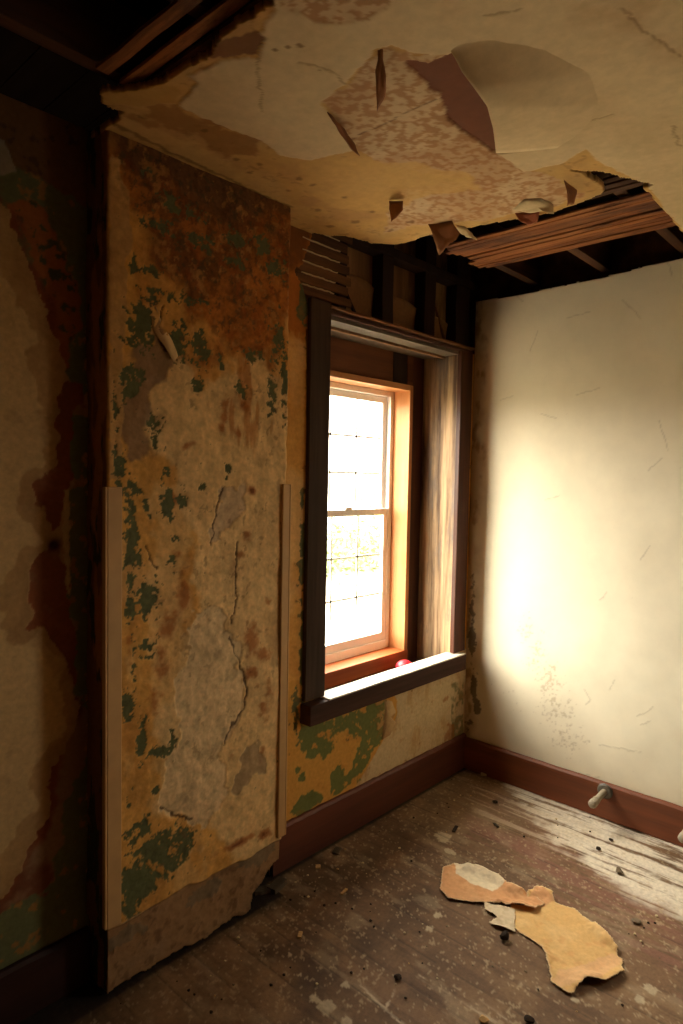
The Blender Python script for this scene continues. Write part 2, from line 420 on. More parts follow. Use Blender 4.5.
    hole = (Xc > OX0) & (Xc < OX1) & (Zc > OZ0) & (Zc < OZ1)
    brk = trace([(312, 160), (312, 232), (308, 248), (304, 262), (296, 267), (294, 272), (301, 283), (306, 297), (309, 312), (320, 315), (330, 313)], 1, 0)
    brk = np.vstack([brk, [[-1.12, 2.28], [.1, 2.28], [.1, 3], [-1.3, 3]]])
    hole |= (sdist(Pc, brk) + .006*fbm(Pc, .03, 33)) < 0
    Y = -s.H - .0015*fbm(P, .08, 34) 
    X3 = np.stack([X, Y, Z], -1)            # normal towards the room
    o = grid_mesh('wall_front', X3, ~hole, s.C, M_plaster, thick=.02, kind='structure')
    return o
WF = wall_front()

# ================================================================== chimney breast
def chimney():
    r = .012
    path = [(CH_L, 0.0)]; 
    us = []
    def seg(a, b, st):
        n = max(1, int(round(math.dist(a, b)/st))); return [(a[0]+(b[0]-a[0])*i/n, a[1]+(b[1]-a[1])*i/n) for i in range(n)]
    pts = seg((CH_L, 0.0), (CH_L, CH_Y+r), .004)
    pts += [(CH_L+r-r*math.cos(a), CH_Y+r-r*math.sin(a)) for a in np.linspace(0, math.pi/2, 6)[:-1]]
    pts += seg((CH_L+r, CH_Y), (CH_R-r, CH_Y), .004)
    pts += [(CH_R-r+r*math.sin(a), CH_Y+r-r*math.cos(a)) for a in np.linspace(0, math.pi/2, 6)[:-1]]
    pts += seg((CH_R, CH_Y+r), (CH_R, 0.0), .008) + [(CH_R, 0.0)]
    pts = np.array(pts)
    tan = np.gradient(pts, axis=0); nrm = np.stack([tan[:, 1], -tan[:, 0]], -1); nrm /= np.linalg.norm(nrm, axis=1)[:, None]
    L = np.concatenate([[0], np.cumsum(np.linalg.norm(np.diff(pts, axis=0), axis=1))])
    u = L - L[np.argmin(abs(pts[:, 0]-(CH_L+r))+abs(pts[:, 1]-CH_Y))] + CH_L + r     # equals x on the front face
    zs = arange((0, 2.6, .004))
    Uu, Z = np.meshgrid(u, zs, indexing='ij'); P = np.stack([Uu, Z], -1)
    s = Skin(P, 1, CH_Y, OCHRE)
    n1 = fbm(P, .14, 41); n2 = fbm(P, .028, 42, 6, .62); n3 = fbm(P, .35, 43); nv = fbm(P, .07, 44, sy=2.2)
    nf = fbm(P, .012, 45, 4)
    s.mix(sstep(-.3, .9, n1)*.6, OCHRE2); s.mix(sstep(.0, .8, nv)*.35, BEIGE)
    # pale paint over the middle
    n2g = fbm(P, .018, 142, 6, .65)
    mid = s.poly([(168, 350), (188, 352), (215, 385), (262, 365), (300, 380), (300, 860), (236, 858), (196, 826), (164, 806), (166, 700), (186, 640), (196, 560), (190, 500), (176, 470), (150, 440), (150, 400)], .05, .12, .02, 46)
    s.mix(mid*.92, BEIGE, .001)
    s.mix(mid*sstep(.1, .9, fbm(P, .05, 47, sy=2))*.45, lin(172, 132, 84))
    s.mix(s.poly([(150, 470), (190, 500), (185, 620), (170, 800), (160, 760), (150, 600)], .04, .08, .02, 48)*.5, BEIGE)
    # grey brown patch
    s.mix(s.poly([(132, 345), (160, 330), (172, 350), (166, 380), (152, 400), (150, 450), (130, 462), (126, 400)], .03, .06, .01, 49)*.85, lin(132, 104, 76), .0)
    # rust and soot from the leaking ceiling
    d = s.poly([(100, 60), (330, 180), (330, 290), (292, 308), (276, 338), (236, 352), (206, 340), (188, 320), (172, 290), (160, 252), (142, 226), (128, 208), (100, 190)], .085, .13, .05, 50)
    s.mix(d*.95, RUST2); s.mix(d*sstep(-.3, .6, n1)*.85, RUST)
    d2 = s.poly([(100, 60), (330, 180), (300, 232), (248, 226), (196, 204), (150, 178), (126, 152), (100, 140)], .05, .09, .04, 51)
    s.mix(d2*.75, lin(104, 74, 46)); s.mix(d*sstep(.25, .7, n2)*.6, lin(70, 42, 22)); s.mix(d*sstep(.2, .6, -n2-.2*d2+.2*n1)*.7, lin(196, 140, 74))
    s.mix(d*sstep(.15, .6, fbm(P, .05, 68, 5, .65))*.45*(1-d2), lin(150, 74, 28))
    s.mix(d*sstep(.35, .6, fbm(P, .022, 69, 5, .65))*.6, lin(76, 68, 42))
    drips = sstep(.25, .7, fbm(P, .035, 52, sy=5))*s.poly([(160, 300), (296, 300), (285, 420), (236, 455), (200, 400), (165, 360)], .04, .08, .05, 53)
    s.mix(drips*.7, RUST2)
    # pale strip down the left corner
    lf = s.poly([(111, 152), (121, 160), (127, 200), (130, 240), (126, 300), (123, 480), (108, 482), (108, 160)], .012, .05, .003, 54)
    s.mix(lf, lin(192, 148, 88), .001); s.mix(lf*sstep(.3, .8, nv)*.5, lin(150, 104, 56))
    # rust spots
    sp_ = s.field([(252, 491, 5, 5, 1.3), (238, 434, 6, 5, 1.1), (245, 405, 6, 10), (225, 410, 6, 18), (222, 430, 5, 9), (247, 538, 7, 12), (240, 555, 6, 6), (172, 500, 16, 12, .9), (184, 590, 8, 30, .9),
                    (176, 560, 8, 20, .8), (168, 625, 14, 18, .9), (162, 665, 9, 24, .9), (152, 700, 12, 18, .8), (252, 640, 10, 25, .9), (262, 655, 10, 12, .9), (250, 672, 8, 10), (262, 700, 10, 30, .7),
                    (232, 760, 7, 10, .7), (240, 842, 22, 5, 1.1), (264, 834, 8, 6, 1.1), (262, 750, 6, 20, .7), (190, 445, 12, 7, .8), (268, 600, 5, 6), (130, 640, 5, 40, .7), (118, 720, 4, 60, .6)])
    s.mix(sstep(.38, .95, sp_+.38*n2)*.8, lin(158, 90, 34)); s.mix(sstep(.95, 1.25, sp_+.25*n2)*.8, lin(104, 50, 20))
    # bare, lumpy plaster
    bare = s.poly([(198, 612), (222, 600), (229, 632), (240, 655), (248, 690), (240, 715), (230, 742), (222, 770), (226, 800), (206, 825), (190, 818), (163, 808), (160, 796), (174, 762), (178, 720), (176, 680), (188, 640)], .03, .06, .003, 55)
    s.mix(bare*.9, BARE, -.0025); s.mix(bare*sstep(.2, .8, fbm(P, .04, 56))*.4, lin(150, 128, 98)); 
    bare2 = s.poly([(222, 488), (244, 486), (246, 502), (236, 520), (222, 532), (214, 552), (210, 530), (218, 505)], .02, .03, .003, 57)
    s.mix(bare2*.85, lin(196, 168, 130), -.003)
    bare3 = s.poly([(246, 742), (262, 744), (264, 770), (240, 790), (232, 792), (240, 765)], .02, .04, .004, 58)
    s.mix(bare3*.7, lin(150, 126, 94), -.002)
    for ln in ([(238, 540), (236, 575), (238, 600), (232, 622)], [(164, 305), (156, 330), (166, 350), (176, 362)], [(228, 636), (240, 665), (248, 695), (236, 720), (224, 745)], [(160, 808), (176, 818), (192, 820)], [(222, 488), (214, 520), (212, 545)], [(147, 548), (150, 562), (156, 566)]):
        m = s.line(ln, .005, .008, 59); s.mix(m*.85, lin(70, 46, 28), -.004)
    # old green coat showing in flakes
    gf = s.field([(140, 322, 16, 34, 1.25), (152, 300, 12, 14), (133, 268, 6, 18), (150, 272, 14, 10, .9), (176, 340, 14, 26, 1.1), (200, 345, 12, 26, 1.1), (186, 300, 26, 10, .95), (130, 384, 14, 22, 1.2), (119, 470, 8, 22, 1.1),
                  (130, 490, 18, 14, 1.1), (156, 424, 9, 14, 1.1), (154, 440, 7, 8), (168, 470, 8, 22, .95), (168, 504, 8, 20, 1.2), (184, 500, 9, 14, 1.1), (132, 545, 9, 56, 1.25), (146, 505, 10, 14), (150, 600, 14, 22, 1.25),
                  (130, 610, 7, 20), (252, 355, 8, 9, 1.2), (278, 342, 8, 30, 1.15), (285, 380, 6, 44, 1.05), (272, 392, 7, 26, 1.1), (242, 390, 7, 10), (196, 383, 9, 9, 1.15), (222, 365, 5, 12), (229, 468, 5, 9, 1.15), (226, 478, 4, 5),
                  (148, 172, 8, 10, 1), (172, 205, 20, 12, .85), (196, 214, 12, 10, 1), (236, 240, 14, 14, .9), (262, 246, 12, 14, 1.05), (276, 268, 16, 12, .95), (206, 242, 24, 10, .9), (160, 226, 26, 12, .8), (236, 262, 14, 8, .9),
                  (128, 706, 7, 18, 1.3), (142, 740, 6, 26, 1.1), (162, 752, 18, 7, 1.0), (172, 745, 4, 22, 1), (156, 790, 5, 6), (134, 660, 4, 60, .75), (148, 650, 12, 14, .8), (172, 566, 6, 14, .95), (178, 540, 8, 5, .9), (203, 486, 4, 4, 1.1),
                  (140, 830, 18, 14, 1.1), (160, 850, 28, 22, 1.25), (142, 880, 22, 26, 1.35), (172, 860, 18, 20, 1.2), (130, 905, 12, 18, 1.4), (186, 845, 8, 18, 1.1), (128, 800, 5, 12, .9), (116, 410, 4, 60, .7)])
    s.C *= (1+(.10+.16*d)*n2+(.08+.10*d)*nf+.12*fbm(P, .06, 67, sy=3))[..., None]
    gm = sstep(.55, .60, gf*.80+.22*n2+.36*n2g+.16*nf)*(1-bare)
    s.mix(gm, GREEN, -.0015); s.mix(gm*sstep(.2, .8, n1)*.4, lin(96, 104, 62))
    s.mix(gm*sstep(.3, .8, nf)*.3, lin(50, 50, 34))
    pit = sstep(.72, .8, fbm(P, .02, 60, 3)*.8+.12)*sstep(-2.05, -2.0, Uu)*(1-d)
    s.mix(pit*.4*sstep(.1,.6,n1+.3), lin(120, 84, 50), -.001)
    # bare band where the skirting was
    zt = .212 + .008*fbm(P, .1, 61, 3)
    sk = sstep(.004, -.004, Z-zt-.02*np.clip((Uu+2.19), 0, .2))
    s.mix(sk, lin(156, 120, 80), -.006); s.mix(sk*sstep(-.1, .7, n1)*.7, lin(150, 120, 86)); s.mix(sk*sstep(.1, .7, n2)*.6, lin(104, 74, 48))
    s.mix(sk*sstep(.45, .55, s.field([(130, 935, 22, 10), (205, 893, 22, 10), (260, 855, 20, 12)])+.3*n2)*.5, lin(108, 104, 84))
    s.mix(sstep(.006, .0, abs(Z-zt-.006))*sstep(-2.0, -2.1, Uu)*.8, lin(200, 170, 128))
    # left return: dark, streaked paint
    left = sstep(CH_L+.004, CH_L-.004, Uu)
    s.mix(left, lin(128, 90, 54)); s.mix(left*sstep(.1, .3, fbm(P, .03, 62, sy=3)), GREEN*.5)
    s.mix(left*sstep(.25, .5, fbm(P, .05, 63, sy=5)), OCHRE2*.8)
    # broken off lower right corner
    ctr = lambda a: (a[:-1, :-1]+a[1:, :-1]+a[:-1, 1:]+a[1:, 1:])/4
    Pc = np.stack([ctr(Uu), ctr(Z)], -1)
    q = trace([(300, 842), (286, 846), (283, 858), (274, 864), (268, 872), (264, 882), (254, 892), (251, 904), (253, 925), (300, 925)], 1, CH_Y)
    q = np.vstack([q[:-2], [[q[-2][0], -.1], [-1.2, -.1], [-1.2, q[0][1]]]])
    hole = (sdist(Pc, q)+.004*fbm(Pc, .02, 64)) < 0
    zbot = .012 + .012*fbm(Pc, .06, 65)
    hole |= Pc[..., 1] < zbot
    s.H += -.004*sstep(.3, .9, n3) + .004*fbm(P, .16, 66, 4)
    off = s.H + .0012*n2
    X3 = np.stack([pts[:, 0][:, None]+nrm[:, 0][:, None]*off, pts[:, 1][:, None]+nrm[:, 1][:, None]*off, Z], -1)
    return grid_mesh('wall_chimney_breast', X3, ~hole, s.C, M_plaster, thick=.018, kind='structure')
CH = chimney()

M_flake = plain('paint_flake', lin(196, 162, 112), .85, .12, 50)
def flake(name, pts, outs, y0, parent, mat=M_flake):
    '''curled flake of paint: outline traced on the wall, each corner standing off by its own amount'''
    V = [on_plane(px, py, 1, y0-.0015-o_) for (px, py), o_ in zip(pts, outs)]
    c = sum(V)/len(V)+np.array([0, .003, 0]); bm = bmesh.new(); cv = bm.verts.new(c); O = []
    for i in range(len(V)):
        a, b = V[i], V[(i+1) % len(V)]
        for t in (0, .33, .66): O.append(bm.verts.new(a+(b-a)*t+(rng.normal(0, .001, 3) if t else 0)))
    for i in range(len(O)): bm.faces.new((cv, O[i], O[(i+1) % len(O)]))
    o = bm_obj(name, bm, mat, parent, smooth=True)
    md = o.modifiers.new('thickness', 'SOLIDIFY'); md.thickness = .0012; md.offset = 0
    return o
flake('curled_flake', [(156, 306), (162, 322), (172, 340), (178, 356), (174, 362), (164, 345), (153, 330), (151, 314)], [0, .001, .002, .008, .014, .010, .004, 0], CH_Y, CH)
flake('curled_scrap', [(384, 700), (392, 701), (396, 712), (391, 717), (396, 722), (390, 735), (382, 740), (384, 718)], [0, .008, .012, .006, .012, .010, .002, 0], 0.0, WF)
# ================================================================== right wall
def wall_right():
    ys = arange((-5.2, -1.6, .1), (-1.6, 0.0, .006)); zs = arange((0, 2.585, .006))
    Y, Z = np.meshgrid(ys, zs, indexing='ij'); P = np.stack([Y, Z], -1)
    s = Skin(P, 0, 0.0, lin(228, 216, 188))
    s.mix(sstep(-.2, .9, fbm(P, .5, 71, 4))*.25, lin(208, 198, 170))
    # browner, blotched corner next to the window
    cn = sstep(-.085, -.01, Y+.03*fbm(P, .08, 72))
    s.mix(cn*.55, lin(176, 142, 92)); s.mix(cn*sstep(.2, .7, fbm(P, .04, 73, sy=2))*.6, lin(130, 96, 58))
    s.mix(sstep(.5, .62, s.field([(472, 640, 5, 20), (474, 690, 4, 22), (477, 706, 5, 10, 1.1), (472, 620, 4, 60, .7), (470, 725, 6, 10, .7)])+.25*fbm(P, .02, 74))*.75, lin(66, 48, 34))
    # brown splatter drifting down from the sill
    sp_ = s.field([(526, 630, 10, 18, .8), (536, 655, 12, 24, .95), (548, 680, 16, 26, 1), (556, 710, 22, 24, 1), (566, 740, 24, 20, .8), (510, 700, 30, 30, .35), (580, 725, 16, 20, .5)])
    s.mix(sstep(.62, .95, sp_*.75+.5*fbm(P, .012, 75, 4))*.4, lin(140, 112, 78)); s.mix(sp_*.13, lin(150, 124, 88))
    lo = sstep(.36, .18, Z+.06*fbm(P, .1, 76)); s.mix(lo*.15, lin(190, 165, 120))
    # scratches and hairline cracks
    rr = np.random.default_rng(3)
    scr = [[(505, 287), (523, 301)], [(520, 263), (535, 268)], [(541, 414), (556, 418)], [(648, 470), (662, 458)], [(585, 690), (590, 700), (586, 705)], [(610, 690), (614, 680)], [(636, 716), (648, 712), (652, 706)],
           [(640, 724), (650, 721)], [(566, 318), (590, 312)], [(622, 300), (640, 318)], [(658, 420), (668, 450)], [(660, 240), (672, 275)], [(600, 600), (607, 592)], [(545, 500), (560, 496)], [(640, 560), (650, 545)],
           [(575, 395), (600, 388)], [(530, 350), (538, 330)], [(500, 400), (512, 396)], [(560, 770), (600, 778)], [(600, 745), (640, 752)]]
    for i, l in enumerate(scr):
        m = s.line(l, .004, .004, 80+i); s.mix(m*.35, lin(150, 132, 100), .002)
    # ragged lower edge over the skirting
    ctr = lambda a: (a[:-1, :-1]+a[1:, :-1]+a[:-1, 1:]+a[1:, 1:])/4
    Yc, Zc = ctr(Y), ctr(Z); Pc = np.stack([Yc, Zc], -1)
    hole = Zc > 2.565 + .008*fbm(Pc, .12, 77) + .02*sstep(-.3, -1.3, Yc)
    hole |= (Yc > FILL_OPENING[0]) & (Yc < FILL_OPENING[1]) & (Zc > FILL_OPENING[2]) & (Zc < FILL_OPENING[3])  # cut for the added fill opening
    X = -s.H - .003*fbm(P, .25, 78, 3)
    X3 = np.stack([X, Y, Z], -1)[:, ::-1]
    X3 = X3[:, ::-1]; 
    return grid_mesh('wall_right', X3[:, ::-1], (~hole)[:, ::-1], s.C[:, ::-1], M_wallr, thick=.02, kind='structure')
WR = wall_right()

# rest of the room, behind the camera
box('wall_left', (-5.3, -5.2, -5.3, .392, -.1, 3.1), M_plain_wall, bevel=0, kind='structure')
box('wall_back', (-5.2, .15, -5.3, -5.2, -.1, 3.1), M_plain_wall, bevel=0, kind='structure')
# outer shell of the house walls, with the window hole (keeps daylight out of the cavities)
M_shell = wood('outer_sheathing', lin(56, 36, 22), lin(92, 62, 38), 'x', .9, 9, .4)
shell = bmesh.new()
for b in ((-5.3, -1.015, .377, .392, -.1, 3.1), (-.268, .15, .377, .392, -.1, 3.1), (-1.015, -.268, .377, .392, -.1, .65), (-1.015, -.268, .377, .392, 2.09, 3.1)):
    add_box(shell, *b)
for b in ((FILL_OPENING[1], .392, -.1, 3.1), (-5.3, FILL_OPENING[0], -.1, 3.1), (FILL_OPENING[0], FILL_OPENING[1], -.1, FILL_OPENING[2]), (FILL_OPENING[0], FILL_OPENING[1], FILL_OPENING[3], 3.1)):
    add_box(shell, .12, .15, *b)
for b in ((FILL_OPENING[0]-.02, FILL_OPENING[0], FILL_OPENING[2]-.02, FILL_OPENING[3]+.02), (FILL_OPENING[1], FILL_OPENING[1]+.02, FILL_OPENING[2]-.02, FILL_OPENING[3]+.02), (FILL_OPENING[0], FILL_OPENING[1], FILL_OPENING[2]-.02, FILL_OPENING[2]), (FILL_OPENING[0], FILL_OPENING[1], FILL_OPENING[3], FILL_OPENING[3]+.02)):
    add_box(shell, .005, .12, *b)
bm_obj('outer_shell', shell, M_shell, kind='structure')

# ================================================================== floor
def floor():
    xs = arange((-5.2, -2.6, .1), (-2.6, 0.12, .006)); ys = arange((-5.2, -1.75, .1), (-1.75, .02, .006))
    X, Y = np.meshgrid(xs, ys, indexing='ij'); P = np.stack([X, Y], -1)
    BRN = lin(116, 88, 62)
    s = Skin(P, 2, 0.0, BRN)
    n1 = fbm(P, .25, 91); n2 = fbm(P, .03, 92, 6, .65); ns = fbm(P, .022, 93, 5, sy=14); nb = fbm(P, .09, 94, 5)
    bw = .134; bi = np.floor((X+.02)/bw); tone = _hash(bi, bi*0, 5)
    s.C = s.C*(.86+.28*tone)[..., None]
    s.mix(sstep(-.1, .8, n1)*.5, lin(146, 116, 82)); s.mix(sstep(.0, .8, ns)*.45, lin(84, 60, 42)); s.mix(sstep(.1, .9, nb)*.35, lin(74, 54, 38))
    s.mix(s.poly([(60, 1000), (180, 940), (300, 860), (440, 800), (470, 850), (440, 920), (440, 1060), (60, 1100)], .12, .2, .12, 104)*sstep(-.6, .6, fbm(P, .12, 105, 6, .6))*.6, lin(64, 47, 34))
    # worn dark red paint
    s.mix(s.poly([(470, 782), (700, 850), (700, 990), (600, 930), (520, 870), (470, 830)], .1, .15, .05, 95)*sstep(-.5, .4, ns)*.75, lin(132, 92, 74))
    # grey dust in the corner and along the walls
    s.mix(s.poly([(400, 800), (470, 760), (520, 780), (560, 820), (480, 830), (420, 850)], .08, .12, .06, 96)*.25, lin(150, 126, 96))
    s.mix(sstep(.2, .9, fbm(P, .06, 103, 6, .6, sy=2))*.4, lin(160, 138, 108))
    s.mix(sstep(.04, .0, -X+.02*n2)*.6, lin(52, 38, 28))  # dark gap under the right skirting, its shade painted into the colour
    # white wash smeared along the boards near the right wall
    w = s.poly([(486, 766), (560, 784), (683, 832), (760, 870), (760, 970), (690, 928), (640, 900), (590, 874), (556, 846), (536, 818), (505, 790)], .05, .1, .07, 97)
    wm = w*sstep(-.45, .25, ns+.2*n2+.9*(w-.75))
    s.mix(wm*.92, lin(226, 214, 192), .0005)
    w2 = s.poly([(470, 785), (560, 800), (600, 840), (540, 850), (470, 812)], .06, .1, .05, 98)*sstep(-.1, .7, ns)
    s.mix(w2*.5, lin(196, 178, 150))
    for l, wd in (([(418, 976), (450, 996), (500, 1024), (560, 1060)], .010), ([(480, 1000), (520, 1030)], .006), ([(360, 985), (420, 1040)], .006), ([(395, 990), (385, 1010)], .004)):
        s.mix(s.line(l, wd, .004, 99)*.75*sstep(-.8, .2, ns), lin(196, 176, 146))
    # pale scabs of plaster and paint
    sc_ = s.field([(444, 838, 14, 10, 1), (450, 852, 10, 6), (346, 985, 8, 9, 1.1), (325, 1008, 16, 14, 1.15), (316, 1000, 8, 10), (430, 928, 8, 5), (560, 985, 8, 5), (652, 990, 12, 6), (575, 1000, 5, 4), (438, 915, 7, 4, .9), (300, 975, 5, 3), (345, 1022, 12, 8), (640, 1000, 10, 5), (290, 955, 4, 3)])
    s.mix(sstep(.55, .68, sc_+.35*n2)*.75, lin(188, 170, 138), .001)
    s.mix(sstep(.78, .84, fbm(P, .012, 100, 3)+.04+.12*n1)*.45, lin(186, 164, 128))
    # grime along window wall and chimney, plus painted shade of the skirting gap
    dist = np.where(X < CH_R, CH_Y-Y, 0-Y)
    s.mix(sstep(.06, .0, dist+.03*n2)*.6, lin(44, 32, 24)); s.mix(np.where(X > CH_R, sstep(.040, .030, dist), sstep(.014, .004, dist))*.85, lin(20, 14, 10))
    s.mix(s.poly([(120, 1000), (200, 960), (250, 930), (310, 1000), (300, 1060), (120, 1060)], .1, .12, .05, 101)*.3, lin(140, 110, 78))
    # gaps between boards
    t = np.abs(((X+.02)/bw) - np.round((X+.02)/bw))*bw
    gap = sstep(.005, .002, t)
    s.mix(gap*(.42-.3*wm)*sstep(-.8, .3, fbm(P, .1, 102)), lin(40, 28, 20), -.003)
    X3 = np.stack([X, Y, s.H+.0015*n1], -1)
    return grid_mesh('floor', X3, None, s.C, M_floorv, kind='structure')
FL = floor()

# ================================================================== ceiling
def ceiling():
    xs = arange((-5.2, -2.75, .1), (-2.75, .0, .006)); ys = arange((-5.2, -2.35, .1), (-2.35, 0.0, .006))
    X, Y = np.meshgrid(xs, ys, indexing='ij'); P = np.stack([X, Y], -1)
    YEL = lin(200, 158, 92); WHT = lin(214, 190, 148); MOT = lin(204, 174, 134); MOTD = lin(176, 134, 92); TAN = lin(170, 128, 80)
    s = Skin(P, 2, H_ROOM, YEL)
    n1 = fbm(P, .2, 111); n2 = fbm(P, .03, 112, 6, .62); nf = fbm(P, .016, 113, 4)
    s.mix(sstep(-.2, .9, n1)*.5, lin(190, 160, 108)); s.mix(sstep(.1, .9, -n1)*.5, TAN)
    s.mix(sstep(.55, .7, n2)*.35, lin(120, 84, 46))
    near = s.poly([(110, 125), (290, 207), (312, 232), (312, 215), (260, 180), (200, 148), (130, 112)], .03, .06, .02, 114)
    s.mix(near*.5, lin(208, 168, 104))
    # brown band along the torn sheet
    s.mix(s.poly([(124, 113), (160, 108), (200, 118), (250, 138), (262, 152), (238, 160), (200, 140), (150, 126)], .03, .05, .01, 115)*.7, lin(146, 100, 56))
    s.mix(s.poly([(100, 96), (160, 86), (182, 92), (176, 104), (120, 108), (101, 103)], .01, .04, .004, 116)*.9, lin(190, 150, 84), .002)
    # mottled brown paper backing
    mo = s.poly([(318, 99), (346, 84), (362, 68), (378, 49), (391, 44), (420, 52), (456, 54), (500, 100), (500, 150), (530, 168), (566, 178), (578, 196), (552, 206), (486, 218), (420, 225), (380, 236), (400, 190), (470, 178), (400, 172), (356, 152)], .02, .05, .004, 117)
    s.mix(mo, MOT, .001); s.mix(mo*sstep(-.05, .25, nf+.25*n2), MOTD)
    s.mix(mo*sstep(.0, .6, n1)*.35, lin(176, 122, 72))
    yel = s.poly([(300, 158), (352, 156), (420, 166), (478, 176), (476, 188), (420, 198), (376, 215), (330, 205), (300, 180)], .02, .05, .01, 118)
    s.mix(yel*.75, lin(206, 164, 96), .0005)
    # off-white finish sheet
    Wq = [(276, 4), (262, 26), (257, 31), (263, 40), (258, 55), (234, 56), (214, 63), (191, 77), (197, 84), (178, 107), (200, 117), (232, 131), (262, 141), (278, 155), (310, 160), (345, 152), (357, 150),
          (340, 127), (320, 102), (346, 82), (362, 66), (374, 48), (391, 43), (420, 52), (454, 53), (474, 86), (492, 112), (496, 152), (524, 170), (560, 163), (586, 147), (600, 162), (646, 184), (700, 250)]
    Wt = trace(Wq, 2, H_ROOM)
    Wt = np.vstack([Wt, [[0.2, -1.5], [.2, -5.5], [-5.5, -5.5], [-5.5, -1.2], [-2.5, -.95]]])
    wd = sdist(P, Wt)+.005*fbm(P, .03, 119)
    wm = sstep(.002, -.002, wd)
    s.mix(wm, WHT, .003); s.mix(wm*sstep(-.1, .9, fbm(P, .4, 120, 4))*.3, lin(182, 156, 112))
    s.mix(wm*s.poly([(560, 0), (640, 0), (690, 60), (640, 40)], .03, .05, .03, 121)*.25, lin(170, 120, 70))
    s.mix(wm*sstep(.5, .62, s.field([(288, 44, 7, 4, 1.1), (276, 46, 5, 3, 1), (300, 42, 6, 4)])+.3*n2)*.7, lin(110, 78, 48))
    for i, l in enumerate(([(258, 30), (258, 60), (261, 110)], [(300, 60), (330, 70), (360, 92)], [(486, 12), (520, 4)], [(620, 5), (636, 20), (660, 38), (683, 52)], [(672, 125), (676, 140), (683, 145)], [(590, 118), (610, 112)])):
        s.mix(wm*s.line(l, .005, .006, 122+i)*.5, lin(120, 88, 54), .001)
    mo2 = s.poly([(278, 0), (300, 10), (320, 18), (342, 22), (366, 16), (384, 0), (390, -30), (270, -30)], .012, .04, .003, 130)
    s.mix(mo2, MOT, .001); s.mix(mo2*sstep(.0, .3, nf+.25*n2), MOTD)
    brs = s.poly([(216, 40), (258, 26), (266, 30), (259, 52), (212, 56)], .008, .03, .003, 131); s.mix(brs, lin(126, 86, 50), .0)
    s.mix(s.line([(352, 140), (398, 118), (438, 100)], .004, .006, 132)*.7, lin(96, 66, 40))
    for (a, b) in ((260, 165), (300, 178), (312, 184), (250, 172), (344, 196), (372, 212), (330, 226), (356, 222), (410, 222), (318, 210), (390, 230), (140, 118), (205, 132), (288, 190), (236, 160)):
        s.mix(sstep(.5, .7, s.blob(a, b, 6, 3)+.35*nf)*.6, lin(104, 74, 42))
    s.mix(s.poly([(404, 60), (416, 74), (430, 88), (441, 98), (447, 121), (461, 133), (478, 142), (496, 154), (520, 150), (520, 100), (470, 60), (452, 50), (430, 62)], .006, .02, .002, 136), lin(122, 72, 44), -.004)  # deeper brown base behind the flap, its shade partly painted in
    s.mix(s.line([(114, 124), (170, 153), (220, 175), (256, 193), (291, 207)], .012, .008, 137)*.6, lin(96, 66, 38), -.002)
    # outline of what is left of the plaster
    ol = [(273, -2), (262, 6), (240, 20), (215, 38), (212, 53), (198, 63), (181, 72), (158, 86), (141, 91), (102, 94), (99, 101), (108, 108), (124, 113), (116, 121)]
    Oh1 = trace(ol, 2, H_ROOM)
    h1 = np.vstack([Oh1, [[-2.19, -.12], [-2.19, .1], [-5.4, .1], [-5.4, -1.15], [-2.4, -1.1]]])     # opening at top left
    orr = [(313, 233), (330, 236), (345, 236), (372, 243), (395, 245), (415, 240), (429, 234), (458, 229), (483, 224), (506, 220), (532, 215), (553, 211), (570, 206), (590, 198), (605, 191), (599, 183), (584, 175), (571, 170),
           (598, 172), (624, 178), (653, 184), (645, 189), (661, 205), (675, 221), (683, 231), (700, 254)]
    Oh2 = trace(orr, 2, H_ROOM)
    h2 = np.vstack([[[-1.30, .2]], Oh2, [[.3, Oh2[-1][1]], [.3, .2]]])
    ctr = lambda a: (a[:-1, :-1]+a[1:, :-1]+a[:-1, 1:]+a[1:, 1:])/4
    Pc = np.stack([ctr(X), ctr(Y)], -1)
    e = .006*fbm(Pc, .03, 133)
    hole = ((sdist(Pc, h1)+e) < 0) | ((sdist(Pc, h2)+e) < 0)
    # gentle sag
    fade = sstep(.0, .25, -Y-.1)
    sag = .006*fbm(P, .5, 134, 3)*fade + .0005*n2
    Zz = H_ROOM - s.H + sag
    X3 = np.stack([X, Y, Zz], -1)[:, ::-1]
    return grid_mesh('ceiling', X3, (~hole)[:, ::-1], s.C[:, ::-1], M_ceil, thick=.018, kind='structure')
CE = ceiling()

def joists():
    for i, y in enumerate((-.30, -.66, -1.03, -1.42, -1.80, -2.2, -2.6, -3.0, -3.4, -3.8)):
        box('ceiling_joist', (-5.2, .11, y-.022, y+.022, 2.625, 2.80), M_joist, CE, cuts=12, wob=.002)
    # strip of bare laths beside the right wall
    x = -.722; k = 0
    while x < -.352:
        w = .030+random.uniform(-.003, .003)
        g = .0035 if k != 4 else .013
        y1 = -.27+random.uniform(-.02, .03)
        box('ceiling_lath', (x, x+w, -1.62, y1, 2.606+random.uniform(-.003, .003), 2.6145), M_lath, CE, bevel=.001, cuts=14, wob=.0012)
        x += w+g; k += 1
    x = -1.10
    while x < -.80:
        box('ceiling_lath', (x, x+.03, -1.7, -.93-.28*(x+.80)/-.30*1.0, 2.606, 2.614), M_lathdark, CE, bevel=.001, cuts=8, wob=.0015)
        x += .046
    # laths at the edge of the opening on the left
    for x0, y0 in ((-2.215, -.30), (-2.262, -.32), (-2.33, -.33)):
        box('ceiling_lath', (x0, x0+.034, -1.9, y0, 2.600, 2.610), M_lath, CE, bevel=.001, cuts=14, wob=.0015)
    sb = bmesh.new(); x = -5.2
    while x < .1:
        add_box(sb, x, min(x+.14, .12), -5.2, .3765, 2.80, 2.82); x += .144
    bm_obj('subfloor', sb, M_sub, CE)
    box('light_block_deck', (-5.25, .14, -5.25, .39, 2.83, 2.86), M_sub, CE, bevel=0)  # added above the subfloor, unseen, to block sky light through the board gaps
